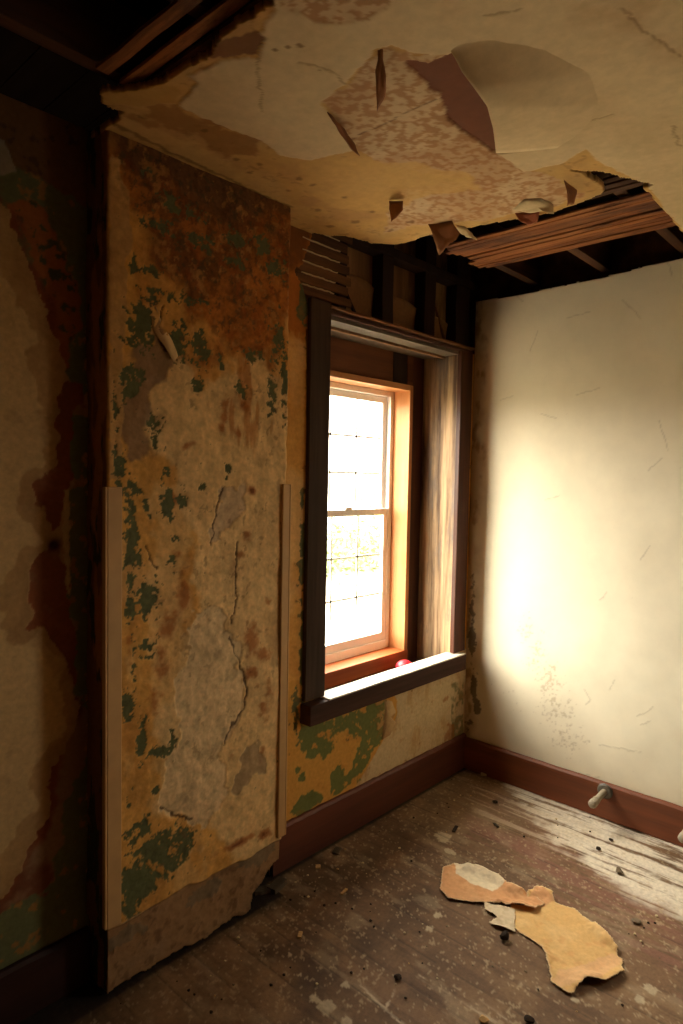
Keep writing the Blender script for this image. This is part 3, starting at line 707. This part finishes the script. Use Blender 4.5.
joists()

# ---- torn paper and plaster scraps hanging from the ceiling
def paper_mat(name, c, c2): return plain(name, c, .85, .15, 50, .2, .3)
M_scrapw = plain('pale_paper_scrap', lin(206, 184, 140), .85, .08, 40)
M_scrapb = plain('brown_paper_back', lin(140, 92, 54), .9, .12, 40)
M_scrapt = plain('tan_paper_scrap', lin(190, 150, 96), .9, .12, 40)
def drop_sheet(name, pts, drops, mat, n=10, jit=.0, **k):
    """ragged scrap: outline traced on the ceiling, every corner let down by its own amount"""
    V = []
    for (px, py), dz in zip(pts, drops):
        V.append(on_plane(px, py, 2, H_ROOM-.004-dz))
    bm = bmesh.new()
    c = sum(V)/len(V); cv = bm.verts.new(c)
    # subdivide outline
    O = []
    for i in range(len(V)):
        a, b = V[i], V[(i+1) % len(V)]
        for t in np.linspace(0, 1, 4)[:-1]:
            p = a+(b-a)*t
            if t > 0: p = p+rng.normal(0, .0015, 3)
            O.append(p)
    rings = [[bm.verts.new(c+(p-c)*f + np.array([0, 0, -.006*math.sin(math.pi*f)])) for p in O] for f in (.35, .7, 1.0)]
    m = len(O)
    for i in range(m):
        bm.faces.new((cv, rings[0][i], rings[0][(i+1) % m]))
        for r_ in (0, 1):
            bm.faces.new((rings[r_][i], rings[r_+1][i], rings[r_+1][(i+1) % m], rings[r_][(i+1) % m]))
    o = bm_obj(name, bm, mat, CE, smooth=True, **k)
    md = o.modifiers.new('thickness', 'SOLIDIFY'); md.thickness = .0015; md.offset = 0
    return o
def big_flap():
    """the finish sheet that has come loose and bellies down beside the brown patch"""
    edge = [(450, 50), (455, 58), (462, 72), (474, 88), (487, 106), (493, 128), (496, 153)]
    dr = [0, .012, .03, .05, .06, .05, .015]
    far = [(470, 10), (540, 20), (600, 40), (640, 70), (640, 110), (620, 130), (590, 147)]
    nu, nv = 44, 44
    def rs(A, n):
        A = np.array(A, float); t = np.linspace(0, len(A)-1, n); i = np.minimum(t.astype(int), len(A)-2); f = t-i
        f = f[:, None] if A.ndim > 1 else f
        return A[i]*(1-f)+A[i+1]*f
    D = rs(dr, nu); ep = rs(edge, nu)
    D = np.convolve(np.pad(D, 3, 'edge'), np.ones(7)/7, 'valid')
    E_ = np.array([on_plane(ep[i, 0], ep[i, 1], 2, H_ROOM-.004-D[i]) for i in range(nu)])
    F_ = rs(trace(far, 2, H_ROOM), nu)
    X = np.zeros((nu, nv, 3))
    for j in range(nv):
        t = j/(nv-1)
        X[:, j, :2] = E_[:, :2]*(1-t)+F_*t
        X[:, j, 2] = H_ROOM-.004-D*(1-t)**2*(1+1.3*t) + .009*t*t
    P = X[..., :2]
    C = np.zeros(X.shape)+lin(214, 190, 148)
    n1 = sstep(-.1, .9, fbm(P, .4, 120, 4))*.3
    C = C*(1-n1[..., None])+lin(182, 156, 112)*n1[..., None]
    o = grid_mesh('paper_flap', X, None, C, M_ceil, CE)
    md = o.modifiers.new('thickness', 'SOLIDIFY'); md.thickness = .0015; md.offset = 0
    o['label'] = 'off-white sheet bellying down from the ceiling'
big_flap()
drop_sheet('paper_scrap', [(378, 50), (383, 49), (386, 76), (385, 96), (377, 112), (376, 80)], [0, .0, .03, .04, .06, .03], M_scrapb)
drop_sheet('paper_scrap', [(327, 112), (340, 124), (352, 140), (360, 156), (352, 150), (338, 130)], [0, .01, .02, .05, .03, .01], M_scrapb)  # raised paper edge, its shadow built in as a dark brown piece
drop_sheet('paper_scrap', [(389, 201), (403, 201), (403, 210), (397, 217), (391, 222), (390, 212)], [0, .0, .03, .05, .08, .04], M_scrapb)
drop_sheet('paper_scrap', [(428, 224), (452, 221), (460, 233), (456, 240), (450, 243), (444, 250), (439, 255), (434, 240)], [0, .0, .03, .05, .06, .08, .09, .05], M_scrapb)
drop_sheet('paper_scrap', [(455, 225), (464, 226), (472, 233), (477, 240), (466, 237), (458, 231)], [0, 0, .01, .03, .02, .01], M_scrapw)
drop_sheet('paper_scrap', [(512, 210), (524, 199), (540, 198), (553, 205), (554, 214), (545, 210), (530, 213)], [0, 0, 0, .005, .03, .01, .01], M_scrapw)
drop_sheet('paper_scrap', [(564, 180), (577, 190), (574, 204), (567, 206), (567, 190)], [0, 0, .03, .04, .02], M_scrapb)
drop_sheet('paper_scrap', [(515, 213), (540, 210), (537, 222), (528, 225), (519, 220)], [0, 0, .02, .03, .02], plain('reddish_paper_scrap', lin(150, 84, 54), .9, .15, 50))

# ================================================================== wall cavity above the window
def cavity():
    box('sheathing_board', (-1.5, .01, .085, .10, 2.25, 3.0), M_sheath, WF, bevel=0)
    for a, b in ((-1.065, -1.015), (-.77, -.69), (-.44, -.35), (-.16, -.03)):
        box('wall_stud', (a, b, .02, .124, 2.30, 2.82), M_stud, WF, cuts=6, wob=.002)
    box('wall_stud', (-1.42, -1.34, .02, .124, 2.30, 2.82), M_stud, WF)
    z = 2.335
    while z < 2.62:
        box('wall_lath', (-1.45, -1.03+random.uniform(-.02, .03), .002, .010, z, z+.034), M_lathx, WF, bevel=.001, cuts=10, wob=.0012)
        # plaster key squeezed between the laths
        box('plaster_key', (-1.30, -1.06+random.uniform(-.06, .01), -.001, .006, z+.0355, z+.040), M_scrapw, WF, bevel=.001, cuts=12, wob=.0018)
        z += .045
    box('wall_plate', (-1.5, .0, .01, .12, 2.63, 2.67), M_stud, WF)
    # sagging tar-paper sheets and a slanting brace between the studs
    for a, b, z0, z1 in ((-1.012, -.775, 2.31, 2.50), (-.686, -.445, 2.31, 2.47), (-.345, -.165, 2.31, 2.44)):
        nx = 16; xs = np.linspace(a+.004, b-.004, nx); zz = np.linspace(z0, z1, 10)
        X = np.zeros((nx, 10, 3))
        for i in range(nx):
            for j in range(10):
                t = i/(nx-1); X[i, j] = (xs[i], .078-.012*(j/9)**2-.01*math.sin(t*3), z0+(zz[j]-z0)*(1-.10*t+.06*math.sin(math.pi*t)))
        o = grid_mesh('torn_felt', X, None, np.zeros(X.shape)+lin(146, 108, 72), M_plaster, WF)
        md = o.modifiers.new('thickness', 'SOLIDIFY'); md.thickness = .003
    bm = bmesh.new(); add_box(bm, 0, .012, -.006, .006, 0, .28)
    o = bm_obj('brace_strip', bm, M_stud, WF, bevel=.001); o.location = (-.89, .062, 2.30); o.rotation_euler = (0, math.radians(-38), 0)
    bm = bmesh.new(); add_box(bm, 0, .010, -.006, .006, 0, .22)
    o = bm_obj('brace_strip', bm, M_lathx, WF, bevel=.001); o.location = (-.20, .06, 2.32); o.rotation_euler = (0, math.radians(-30), 0)
cavity()

# ================================================================== window
def window():
    w = empty('window_1', (0, 0, 0), kind='structure')
    P_ = lambda n, b, m, **k: box(n, b, m, w, **k)
    # old casing, head ledge, jambs and stool
    P_('window_casing', (-1.264, -1.148, -.020, .004, .672, 2.325), M_casing, bevel=.003, cuts=10, wob=.0006)
    P_('window_casing', (-.158, -.048, -.022, .004, .672, 2.285), M_brownboard, bevel=.003, cuts=10, wob=.0008)
    P_('head_ledge', (-1.158, -.036, -.030, .06, 2.300, 2.312), M_lathx, bevel=.003, cuts=16, wob=.0022)
    P_('head_ledge', (-1.158, -.046, -.018, .06, 2.280, 2.296), M_stool, bevel=.003, cuts=16, wob=.0015)
    P_('head_lining', (-1.158, -.140, .0, .225, 2.262, 2.280), plain('grey_head_paint', lin(100, 88, 72), .6, .15, 20), bevel=.001)
    P_('old_jamb', (-.152, -.125, .004, .225, .60, 2.264), M_oldjamb, bevel=.001)
    P_('old_jamb', (-1.168, -1.150, .004, .225, .60, 2.264), M_oldjamb, bevel=.001)
    P_('window_stool', (-1.272, -.090, -.060, .030, .580, .664), M_stool, bevel=.004, cuts=20, wob=.0006)
    P_('stool_top', (-1.157, -.094, -.060, .031, .664, .6705), M_stooltop, bevel=.001, cuts=20, wob=.0004)
    P_('sill_bed', (-1.146, -.112, .031, .376, .560, .575), M_stud, bevel=0)
    # rough framing around the newer, smaller window
    P_('framing_stud', (-.254, -.145, .225, .376, .575, 2.27), M_brownboard, bevel=.002)
    P_('framing_stud', (-1.150, -1.03, .225, .376, .575, 2.27), M_brownboard, bevel=.002)
    P_('head_panel', (-1.03, -.420, .228, .245, 2.10, 2.27), M_ply, bevel=.001)
    P_('head_panel', (-.420, -.300, .226, .245, 2.10, 2.27), M_stud, bevel=.001)
    P_('head_panel', (-.300, -.252, .222, .245, 2.08, 2.27), M_ply, bevel=.001)
    # new pine box frame
    P_('pine_frame_side', (-.282, -.254, .216, .376, .655, 2.105), M_fresh, bevel=.002)
    P_('pine_frame_side', (-1.03, -1.002, .216, .376, .655, 2.105), M_fresh, bevel=.002)
    P_('pine_frame_head', (-1.002, -.282, .216, .376, 2.075, 2.105), M_freshx, bevel=.002)
    P_('pine_frame_sill', (-1.03, -.254, .212, .376, .590, .668), wood('pine_frame_sill', lin(150, 74, 34), lin(186, 104, 54), 'x', .55, 12, .15), bevel=.002)
    # white vinyl unit
    x0, x1, z0, z1 = -1.002, -.282, .668, 2.075
    f = bmesh.new()
    for b in ((x0, x0+.028, .325, .376, z0, z1), (x1-.028, x1, .325, .376, z0, z1), (x0+.03, x1-.03, .325, .376, z1-.028, z1), (x0+.03, x1-.03, .32, .376, z0, z0+.045)):
        add_box(f, *b)
    vf = bm_obj('vinyl_frame', f, M_vinyl, w, bevel=.002)
    def sash(name, za, zb, y, low):
        a, b = x0+.028, x1-.028
        s_ = bmesh.new(); st = .034
        lo = .045 if low else .034
        for q in ((a, a+st, y, y+.020, za, zb), (b-st, b, y, y+.020, za, zb), (a+st, b-st, y, y+.020, zb-.034, zb), (a+st, b-st, y, y+.020, za, za+lo)):
            add_box(s_, *q)
        o = bm_obj('sash', s_, M_vinyl, w, bevel=.002)
        gx0, gx1, gz0, gz1 = a+st, b-st, za+lo, zb-.034
        box('glass_pane', (gx0, gx1, y+.008, y+.011, gz0, gz1), M_glass, o, bevel=0)
        for i in (1, 2):
            xx = gx0+(gx1-gx0)*i/3
            box('muntin', (xx-.006, xx+.006, y+.012, y+.016, gz0, gz1), M_vinyl, o, bevel=0)
            zz = gz0+(gz1-gz0)*i/3
            box('muntin', (gx0, gx1, y+.012, y+.016, zz-.0055, zz+.0055), M_vinyl, o, bevel=0)
        return o
    sash('upper_sash', 1.405, z1-.028, .352, False)
    lo = sash('lower_sash', z0+.045, 1.44, .330, True)
    box('sash_lock', (-.66, -.61, .325, .342, 1.44, 1.452), M_vinyl, lo, bevel=.002)
    return w
WIN = window()

# ================================================================== skirtings and corner boards
def skirting():
    # right wall, sagging slightly towards the corner
    def board(name, pts, mat, h, th, jag, **k):
        """pts: run of (x, y) at the wall, normal n to the room"""
        (xa, ya), (xb, yb), (nx, ny) = pts
        n = 60; bm = bmesh.new(); rings = []
        for i in range(n+1):
            t = i/n; x = xa+(xb-xa)*t; y = ya+(yb-ya)*t
            hh = h+jag*math.sin(i*1.7)*.5+random.uniform(-jag, jag)*.5
            prof = ((0, .004), (th, .004), (th, hh-.012), (th*.55, hh-.002), (0, hh))
            rings.append([bm.verts.new((x+nx*a, y+ny*a, z)) for a, z in prof])
        for i in range(n):
            for q in range(5):
                bm.faces.new((rings[i][q], rings[i][(q+1) % 5], rings[i+1][(q+1) % 5], rings[i+1][q]))
        bm.faces.new(rings[0]); bm.faces.new(rings[-1])
        return bm_obj(name, bm, mat, kind='structure', **k)
    board('baseboard_right', ((-.004, -.022, ), (-.004, -5.2), (-1, 0)), M_basered, .176, .018, .002)
    board('baseboard_front', ((-1.43, -.003), (-.004, -.003), (0, -1)), M_baseredx, .192, .02, .0025)
    board('baseboard_left', ((-5.2, -.004), (CH_L-.001, -.004), (0, -1)), wood('black_brown_skirting', lin(40, 20, 14), lin(60, 32, 22), 'x', .6, 10, .25), .176, .02, .002)
skirting()
def guards():
    bm = bmesh.new()          # left corner board: two faces of an L
    z0, z1 = .225, 1.562
    add_box(bm, CH_L-.009, CH_L-.001, CH_Y-.009, CH_Y+.010, z0, z1)
    add_box(bm, CH_L-.001, CH_L+.046, CH_Y-.009, CH_Y-.001, z0-.002, z1)
    bm_obj('trim_1', bm, M_guard, bevel=.003, kind='structure')
    bm = bmesh.new()
    add_box(bm, CH_R-.032, CH_R+.002, CH_Y-.012, CH_Y-.001, .235, 1.575)
    add_box(bm, CH_R+.002, CH_R+.010, CH_Y-.012, CH_Y+.03, .235, 1.575)
    bm_obj('trim_2', bm, M_guard, bevel=.003, kind='structure')
guards()

# ================================================================== pipe stubs by the right wall
def pipe_stub(y, z, label, tee=False):
    t = empty('pipe_stub', (-.022, y, z), label=label, cat='pipe', group='pipe stubs through the skirting')
    def lathe(name, prof, mat, seg=20):
        bm = bmesh.new(); rings = []
        for (d, r_) in prof:
            rings.append([bm.verts.new((-d, r_*math.cos(a), r_*math.sin(a))) for a in np.linspace(0, 2*math.pi, seg, endpoint=False)])
        for i in range(len(rings)-1):
            for q in range(seg): bm.faces.new((rings[i][q], rings[i][(q+1) % seg], rings[i+1][(q+1) % seg], rings[i+1][q]))
        bm.faces.new(rings[0]); bm.faces.new(rings[-1])
        return bm_obj(name, bm, mat, t, smooth=False, bevel=.0008)
    lathe('wall_flange', [(.0, .036), (.004, .037), (.010, .030), (.013, .020)], M_metal)
    lathe('pipe', [(.0, .0145), (.135, .0145)], M_pipe)
    lathe('collar', [(.098, .0165), (.102, .0175), (.110, .0175), (.114, .0165)], M_pipe)
    lathe('end_cap', [(.124, .017), (.128, .0195), (.154, .0195), (.162, .015), (.166, .007)], M_pipe)
    t.rotation_euler = (0, math.radians(-4), math.radians(0))
    return t
p1 = on_plane(605, 791, 0, -.025)
pipe_stub(float(p1[1]), float(p1[2]), 'pale capped pipe stub poking through the red-brown skirting, whole in view')
p2 = on_plane(693, 823, 0, -.025)
pipe_stub(float(p2[1]), float(p2[2]), 'pale capped pipe stub at the right edge of the picture, cut off')

# ================================================================== torn sheets on the floor
TORN = empty('torn_wallpaper', tuple(float(v) for v in on_plane(545, 920, 2, 0.0)), label='long torn sheet of ochre and reddish wallpaper lying on the floorboards', cat='wallpaper')
def floor_sheet(name, pts, lift, mat_cols, mat, label, z0=.003, group=None, seedn=5, cuts=None):
    q = trace(pts, 2, 0.0)
    x0, y0 = q.min(0)-.02; x1, y1 = q.max(0)+.02
    xs = np.arange(x0, x1, .0035); ys = np.arange(y0, y1, .0035)
    X, Y = np.meshgrid(xs, ys, indexing='ij'); P = np.stack([X, Y], -1)
    d = sdist(P, q)+.004*fbm(P, .03, seedn)
    s = Skin(P, 2, 0.0, mat_cols[0])
    s.mix(sstep(-.1, .8, fbm(P, .08, seedn+1))*.5, mat_cols[1]); s.mix(sstep(.2, .8, fbm(P, .03, seedn+2))*.4, mat_cols[2])
    for (pp, c) in (cuts or []):
        s.mix(s.poly(pp, .006, .03, .002, seedn+7), c)
    s.mix(sstep(-.006, 0, d)*.6, lin(226, 200, 160))
    edge = sstep(-.06, 0, d)
    Z = z0 + lift*edge*sstep(-.4, .8, fbm(P, .09, seedn+3)) + .004*(1+fbm(P, .12, seedn+4))
    ctr = lambda a: (a[:-1, :-1]+a[1:, :-1]+a[:-1, 1:]+a[1:, 1:])/4
    X3 = np.stack([X, Y, Z], -1)
    X3 = X3 - np.array(TORN.location)
    o = grid_mesh(name, X3, ctr(d) < 0, s.C, mat, TORN, label=label)
    md = o.modifiers.new('thickness', 'SOLIDIFY'); md.thickness = .002; md.offset = 0
    return o
M_sheet = painted('fallen_paper', var=.1, nscale=60, bump=.3)
floor_sheet('ochre_sheet', [(510, 905), (528, 908), (527, 895), (536, 889), (552, 897), (556, 904), (575, 912), (592, 925), (604, 936), (616, 950), (618, 957), (624, 960), (621, 968), (624, 974), (617, 981), (606, 986), (596, 985), (586, 984),
             (580, 990), (572, 996), (560, 990), (551, 982), (547, 960), (542, 948), (530, 940), (518, 932), (512, 928), (513, 918)], .016,
            [lin(214, 172, 110), lin(224, 188, 130), lin(204, 148, 92)], M_sheet, 'large ochre sheet of torn wallpaper lying on the floorboards', z0=.003, seedn=201,
            cuts=[([(560, 990), (551, 982), (560, 972), (585, 968), (612, 955), (624, 962), (600, 985)], lin(216, 170, 120)), ([(524, 905), (536, 890), (556, 902), (544, 908)], lin(204, 152, 104))])
floor_sheet('reddish_strip', [(441, 880), (444, 870), (455, 866), (478, 872), (500, 882), (508, 889), (522, 895), (534, 897), (545, 906), (536, 914), (512, 910), (488, 905), (462, 903), (448, 900), (440, 892)], .022,
            [lin(206, 152, 104), lin(212, 164, 116), lin(192, 134, 88)], M_sheet, 'narrow reddish strip of torn wallpaper with a pale back, lapping over the large sheet', z0=.0065, seedn=221,
            cuts=[([(455, 866), (478, 872), (500, 882), (506, 888), (492, 893), (472, 886), (456, 877)], lin(224, 206, 172))])
floor_sheet('pale_backing', [(484, 905), (500, 908), (514, 912), (516, 934), (500, 930), (488, 924), (498, 920), (486, 912)], .010,
            [lin(214, 194, 160), lin(200, 176, 140), lin(186, 156, 118)], M_sheet, 'small pale ragged scrap between the reddish strip and the large sheet', z0=.003, seedn=241)

# ================================================================== rubble
def chunk_mesh(name, r_, seed, flat=.6):
    rr = random.Random(seed); bm = bmesh.new(); bmesh.ops.create_icosphere(bm, subdivisions=2, radius=r_)
    dirs = [Vector((rr.uniform(-1, 1), rr.uniform(-1, 1), rr.uniform(-1, 1))).normalized() for _ in range(9)]
    offs = [rr.uniform(.55, .85)*r_ for _ in dirs]
    for v in bm.verts:
        for d_, o_ in zip(dirs, offs):
            k = v.co.dot(d_)
            if k > o_: v.co -= d_*(k-o_)
        v.co.z *= flat
    zmin = min(v.co.z for v in bm.verts)
    for v in bm.verts: v.co.z -= zmin
    me = bpy.data.meshes.new(name); bm.to_mesh(me); bm.free(); return me
def put(me, px, py, mat, label, cat='rubble', group=None, scale=1, name='plaster_chunk', z=.002, rz=None):
    if not me.materials: me.materials.append(mat)
    o = bpy.data.objects.new(name, me); p = on_plane(px, py, 2, 0.0)
    o.location = (p[0], p[1], z); o.rotation_euler = (0, 0, random.uniform(0, 6.28) if rz is None else rz); o.scale = (scale,)*3
    return finish(o, label=label, cat=cat, group=group)
put(chunk_mesh('plaster_chunk', .021, 1, .85), 505, 940, M_rubdark, 'dark round lump of rubble just left of the large torn sheet')
put(chunk_mesh('plaster_chunk', .019, 2, .6), 619, 873, M_rubble, 'greyish lump lying on the white-smeared boards near the pipe stubs')
put(chunk_mesh('plaster_chunk', .014, 3, .5), 495, 803, M_rubdark, 'small dark chip on the floor between corner and torn wallpaper')
put(chunk_mesh('plaster_chunk', .012, 4, .5), 598, 850, M_rubdark, 'tiny dark chip left of the greyish lump')
put(chunk_mesh('plaster_chunk', .011, 5, .5), 611, 841, M_rubdark, 'tiny dark chip nearest the whole pipe stub')
put(chunk_mesh('plaster_chunk', .015, 6, .35), 398, 979, M_rubdark, 'flat dark chip by the pale scratch at the bottom')
put(chunk_mesh('plaster_chunk', .017, 9, .4), 529, 1022, M_rubdark, 'dark chip at the bottom edge below the large sheet')
put(chunk_mesh('plaster_chunk', .017, 10, .4), 484, 1021, M_scrapt, 'tan chip at the bottom edge of the floor')
put(chunk_mesh('plaster_chunk', .018, 11, .4), 636, 923, M_rubble, 'pale crumb right of the large sheet')
def sliver(px, py, L, W, T, rz, mat, label, name='wood_splinter', cat='debris', z=.002, group=None, tilt=0):
    bm = bmesh.new(); add_box(bm, -L/2, L/2, -W/2, W/2, 0, T, cuts=4, wob=W*.06)
    o = bm_obj(name, bm, mat, bevel=.001, label=label, cat=cat, group=group)
    p = on_plane(px, py, 2, 0.0); o.location = (p[0], p[1], z); o.rotation_euler = (0, tilt, rz); return o
sliver(277, 888, .085, .040, .018, .25, M_blocks, 'dirty wood offcut in front of the broken chimney corner', 'wood_offcut', 'wood offcut', z=.003)
sliver(262, 893, .060, .032, .015, -.5, M_blocks, 'smaller wood offcut tucked into the broken chimney corner', 'wood_offcut', 'wood offcut', z=.003)
sliver(485, 776, .045, .018, .012, -.9, M_scrapw, 'pale splinter on the floor below the room corner', z=.003)
sliver(455, 830, .055, .014, .006, .3, M_rubdark, 'dark splinter beside the pale scab on the floorboards', z=.003)
sliver(496, 826, .035, .010, .005, 1.1, M_blocks, 'thin brown splinter right of the pale scab', z=.003)
sliver(300, 936, .030, .014, .005, .6, M_scrapt, 'tan splinter on the dark boards right of the chimney foot', z=.003)
sliver(337, 852, .050, .030, .006, .4, M_blocks, 'flat chip lying against the front skirting', z=.003)
sliver(318, 868, .024, .020, .006, .9, M_scrapt, 'small tan chip near the front skirting', z=.003)
sliver(344, 893, .040, .012, .005, .2, M_scrapt, 'ochre splinter on the boards before the skirting', z=.003)
crumbs = [chunk_mesh('plaster_crumb', .006, 20+i, .6) for i in range(5)]
for i, m_ in enumerate(crumbs): m_.materials.append((M_rubble, M_rubdark, M_scrapw, M_rubdark, M_scrapt)[i])
zone = [(180, 1000, 60, 16), (250, 960, 50, 40), (320, 930, 60, 60), (360, 880, 50, 40), (420, 850, 50, 40), (430, 960, 60, 60), (560, 1000, 60, 30), (470, 800, 30, 20), (560, 830, 40, 20), (650, 930, 40, 30), (300, 900, 30, 20)]
for k in range(120):
    z_ = random.choice(zone); px = random.gauss(z_[0], z_[2]*.6); py = random.gauss(z_[1], z_[3]*.6)
    if py < 770 or px > 682 or py > 1022: continue
    p = on_plane(px, py, 2, 0)
    if p[0] > -.03 or p[1] > (-.16 if p[0] < -1.4 else -.04): continue
    if sdist(np.array([[p[0], p[1]]]), trace([(436, 862), (510, 880), (560, 892), (632, 955), (622, 990), (560, 1000), (490, 935), (436, 900)], 2, 0))[0] < .01: continue
    o = bpy.data.objects.new('plaster_crumb', random.choice(crumbs)); o.location = (p[0], p[1], .0015)
    o.rotation_euler = (0, 0, random.uniform(0, 6)); sc_ = random.uniform(.4, 1.1); o.scale = (sc_, sc_, sc_)
    ci = crumbs.index(o.data)
    tone = ('greyish', 'near-black', 'off-white', 'black', 'tan')[ci]
    zn = ('in front of the chimney breast' if p[0] < CH_R-.05 else 'near the front skirting under the window' if p[1] > -.45 else
          'on the boards near the right skirting' if p[0] > -.55 else 'around the torn wallpaper sheet' if p[0] > -1.3 else 'on the open boards left of the torn sheet')
    finish(o, label='tiny %s crumb of plaster grit %s' % (tone, zn), cat='crumb', group='%s crumbs %s' % (tone, zn))

# red thing in the gap behind the stool
bm = bmesh.new(); bmesh.ops.create_uvsphere(bm, u_segments=20, v_segments=12, radius=.048)
for v in bm.verts: v.co.z *= .8
p = on_plane(406, 662, 1, .13)
o = bm_obj('red_ball', bm, M_red, smooth=True, label='small round red object lying in the gap behind the window stool', cat='ball')
o.location = (float(p[0])-.01, .13, .6135)

# ================================================================== outside
M_ground = plain('pale_ground', lin(160, 152, 132), .9, .08, 3)
box('ground', (-30, 30, .52, 60, -.75, -.70), M_ground, bevel=0, kind='structure')
M_leaf = plain('hedge_leaf', lin(160, 176, 122), .8, .3, 6)
def hedge():
    bm = bmesh.new(); rr = random.Random(4)
    for k in range(5200):
        x = rr.uniform(1.2, 12); y = 9+rr.gauss(0, .5)
        top = .55+.35*math.sin(x*1.3)+.2*math.sin(x*3.1)
        z = -.7+rr.random()*(top+.9)
        c = Vector((x, y, z)); a = Vector((rr.gauss(0, 1), rr.gauss(0, 1), rr.gauss(0, 1))).normalized()*.10; b = a.cross(Vector((rr.gauss(0, 1), rr.gauss(0, 1), rr.gauss(0, 1)))).normalized()*.05
        bm.faces.new([bm.verts.new(c+a), bm.verts.new(c+b), bm.verts.new(c-a), bm.verts.new(c-b)])
    return bm_obj('hedge', bm, M_leaf, label='pale green leafy hedge seen through the lower window sash', cat='hedge')
hedge()
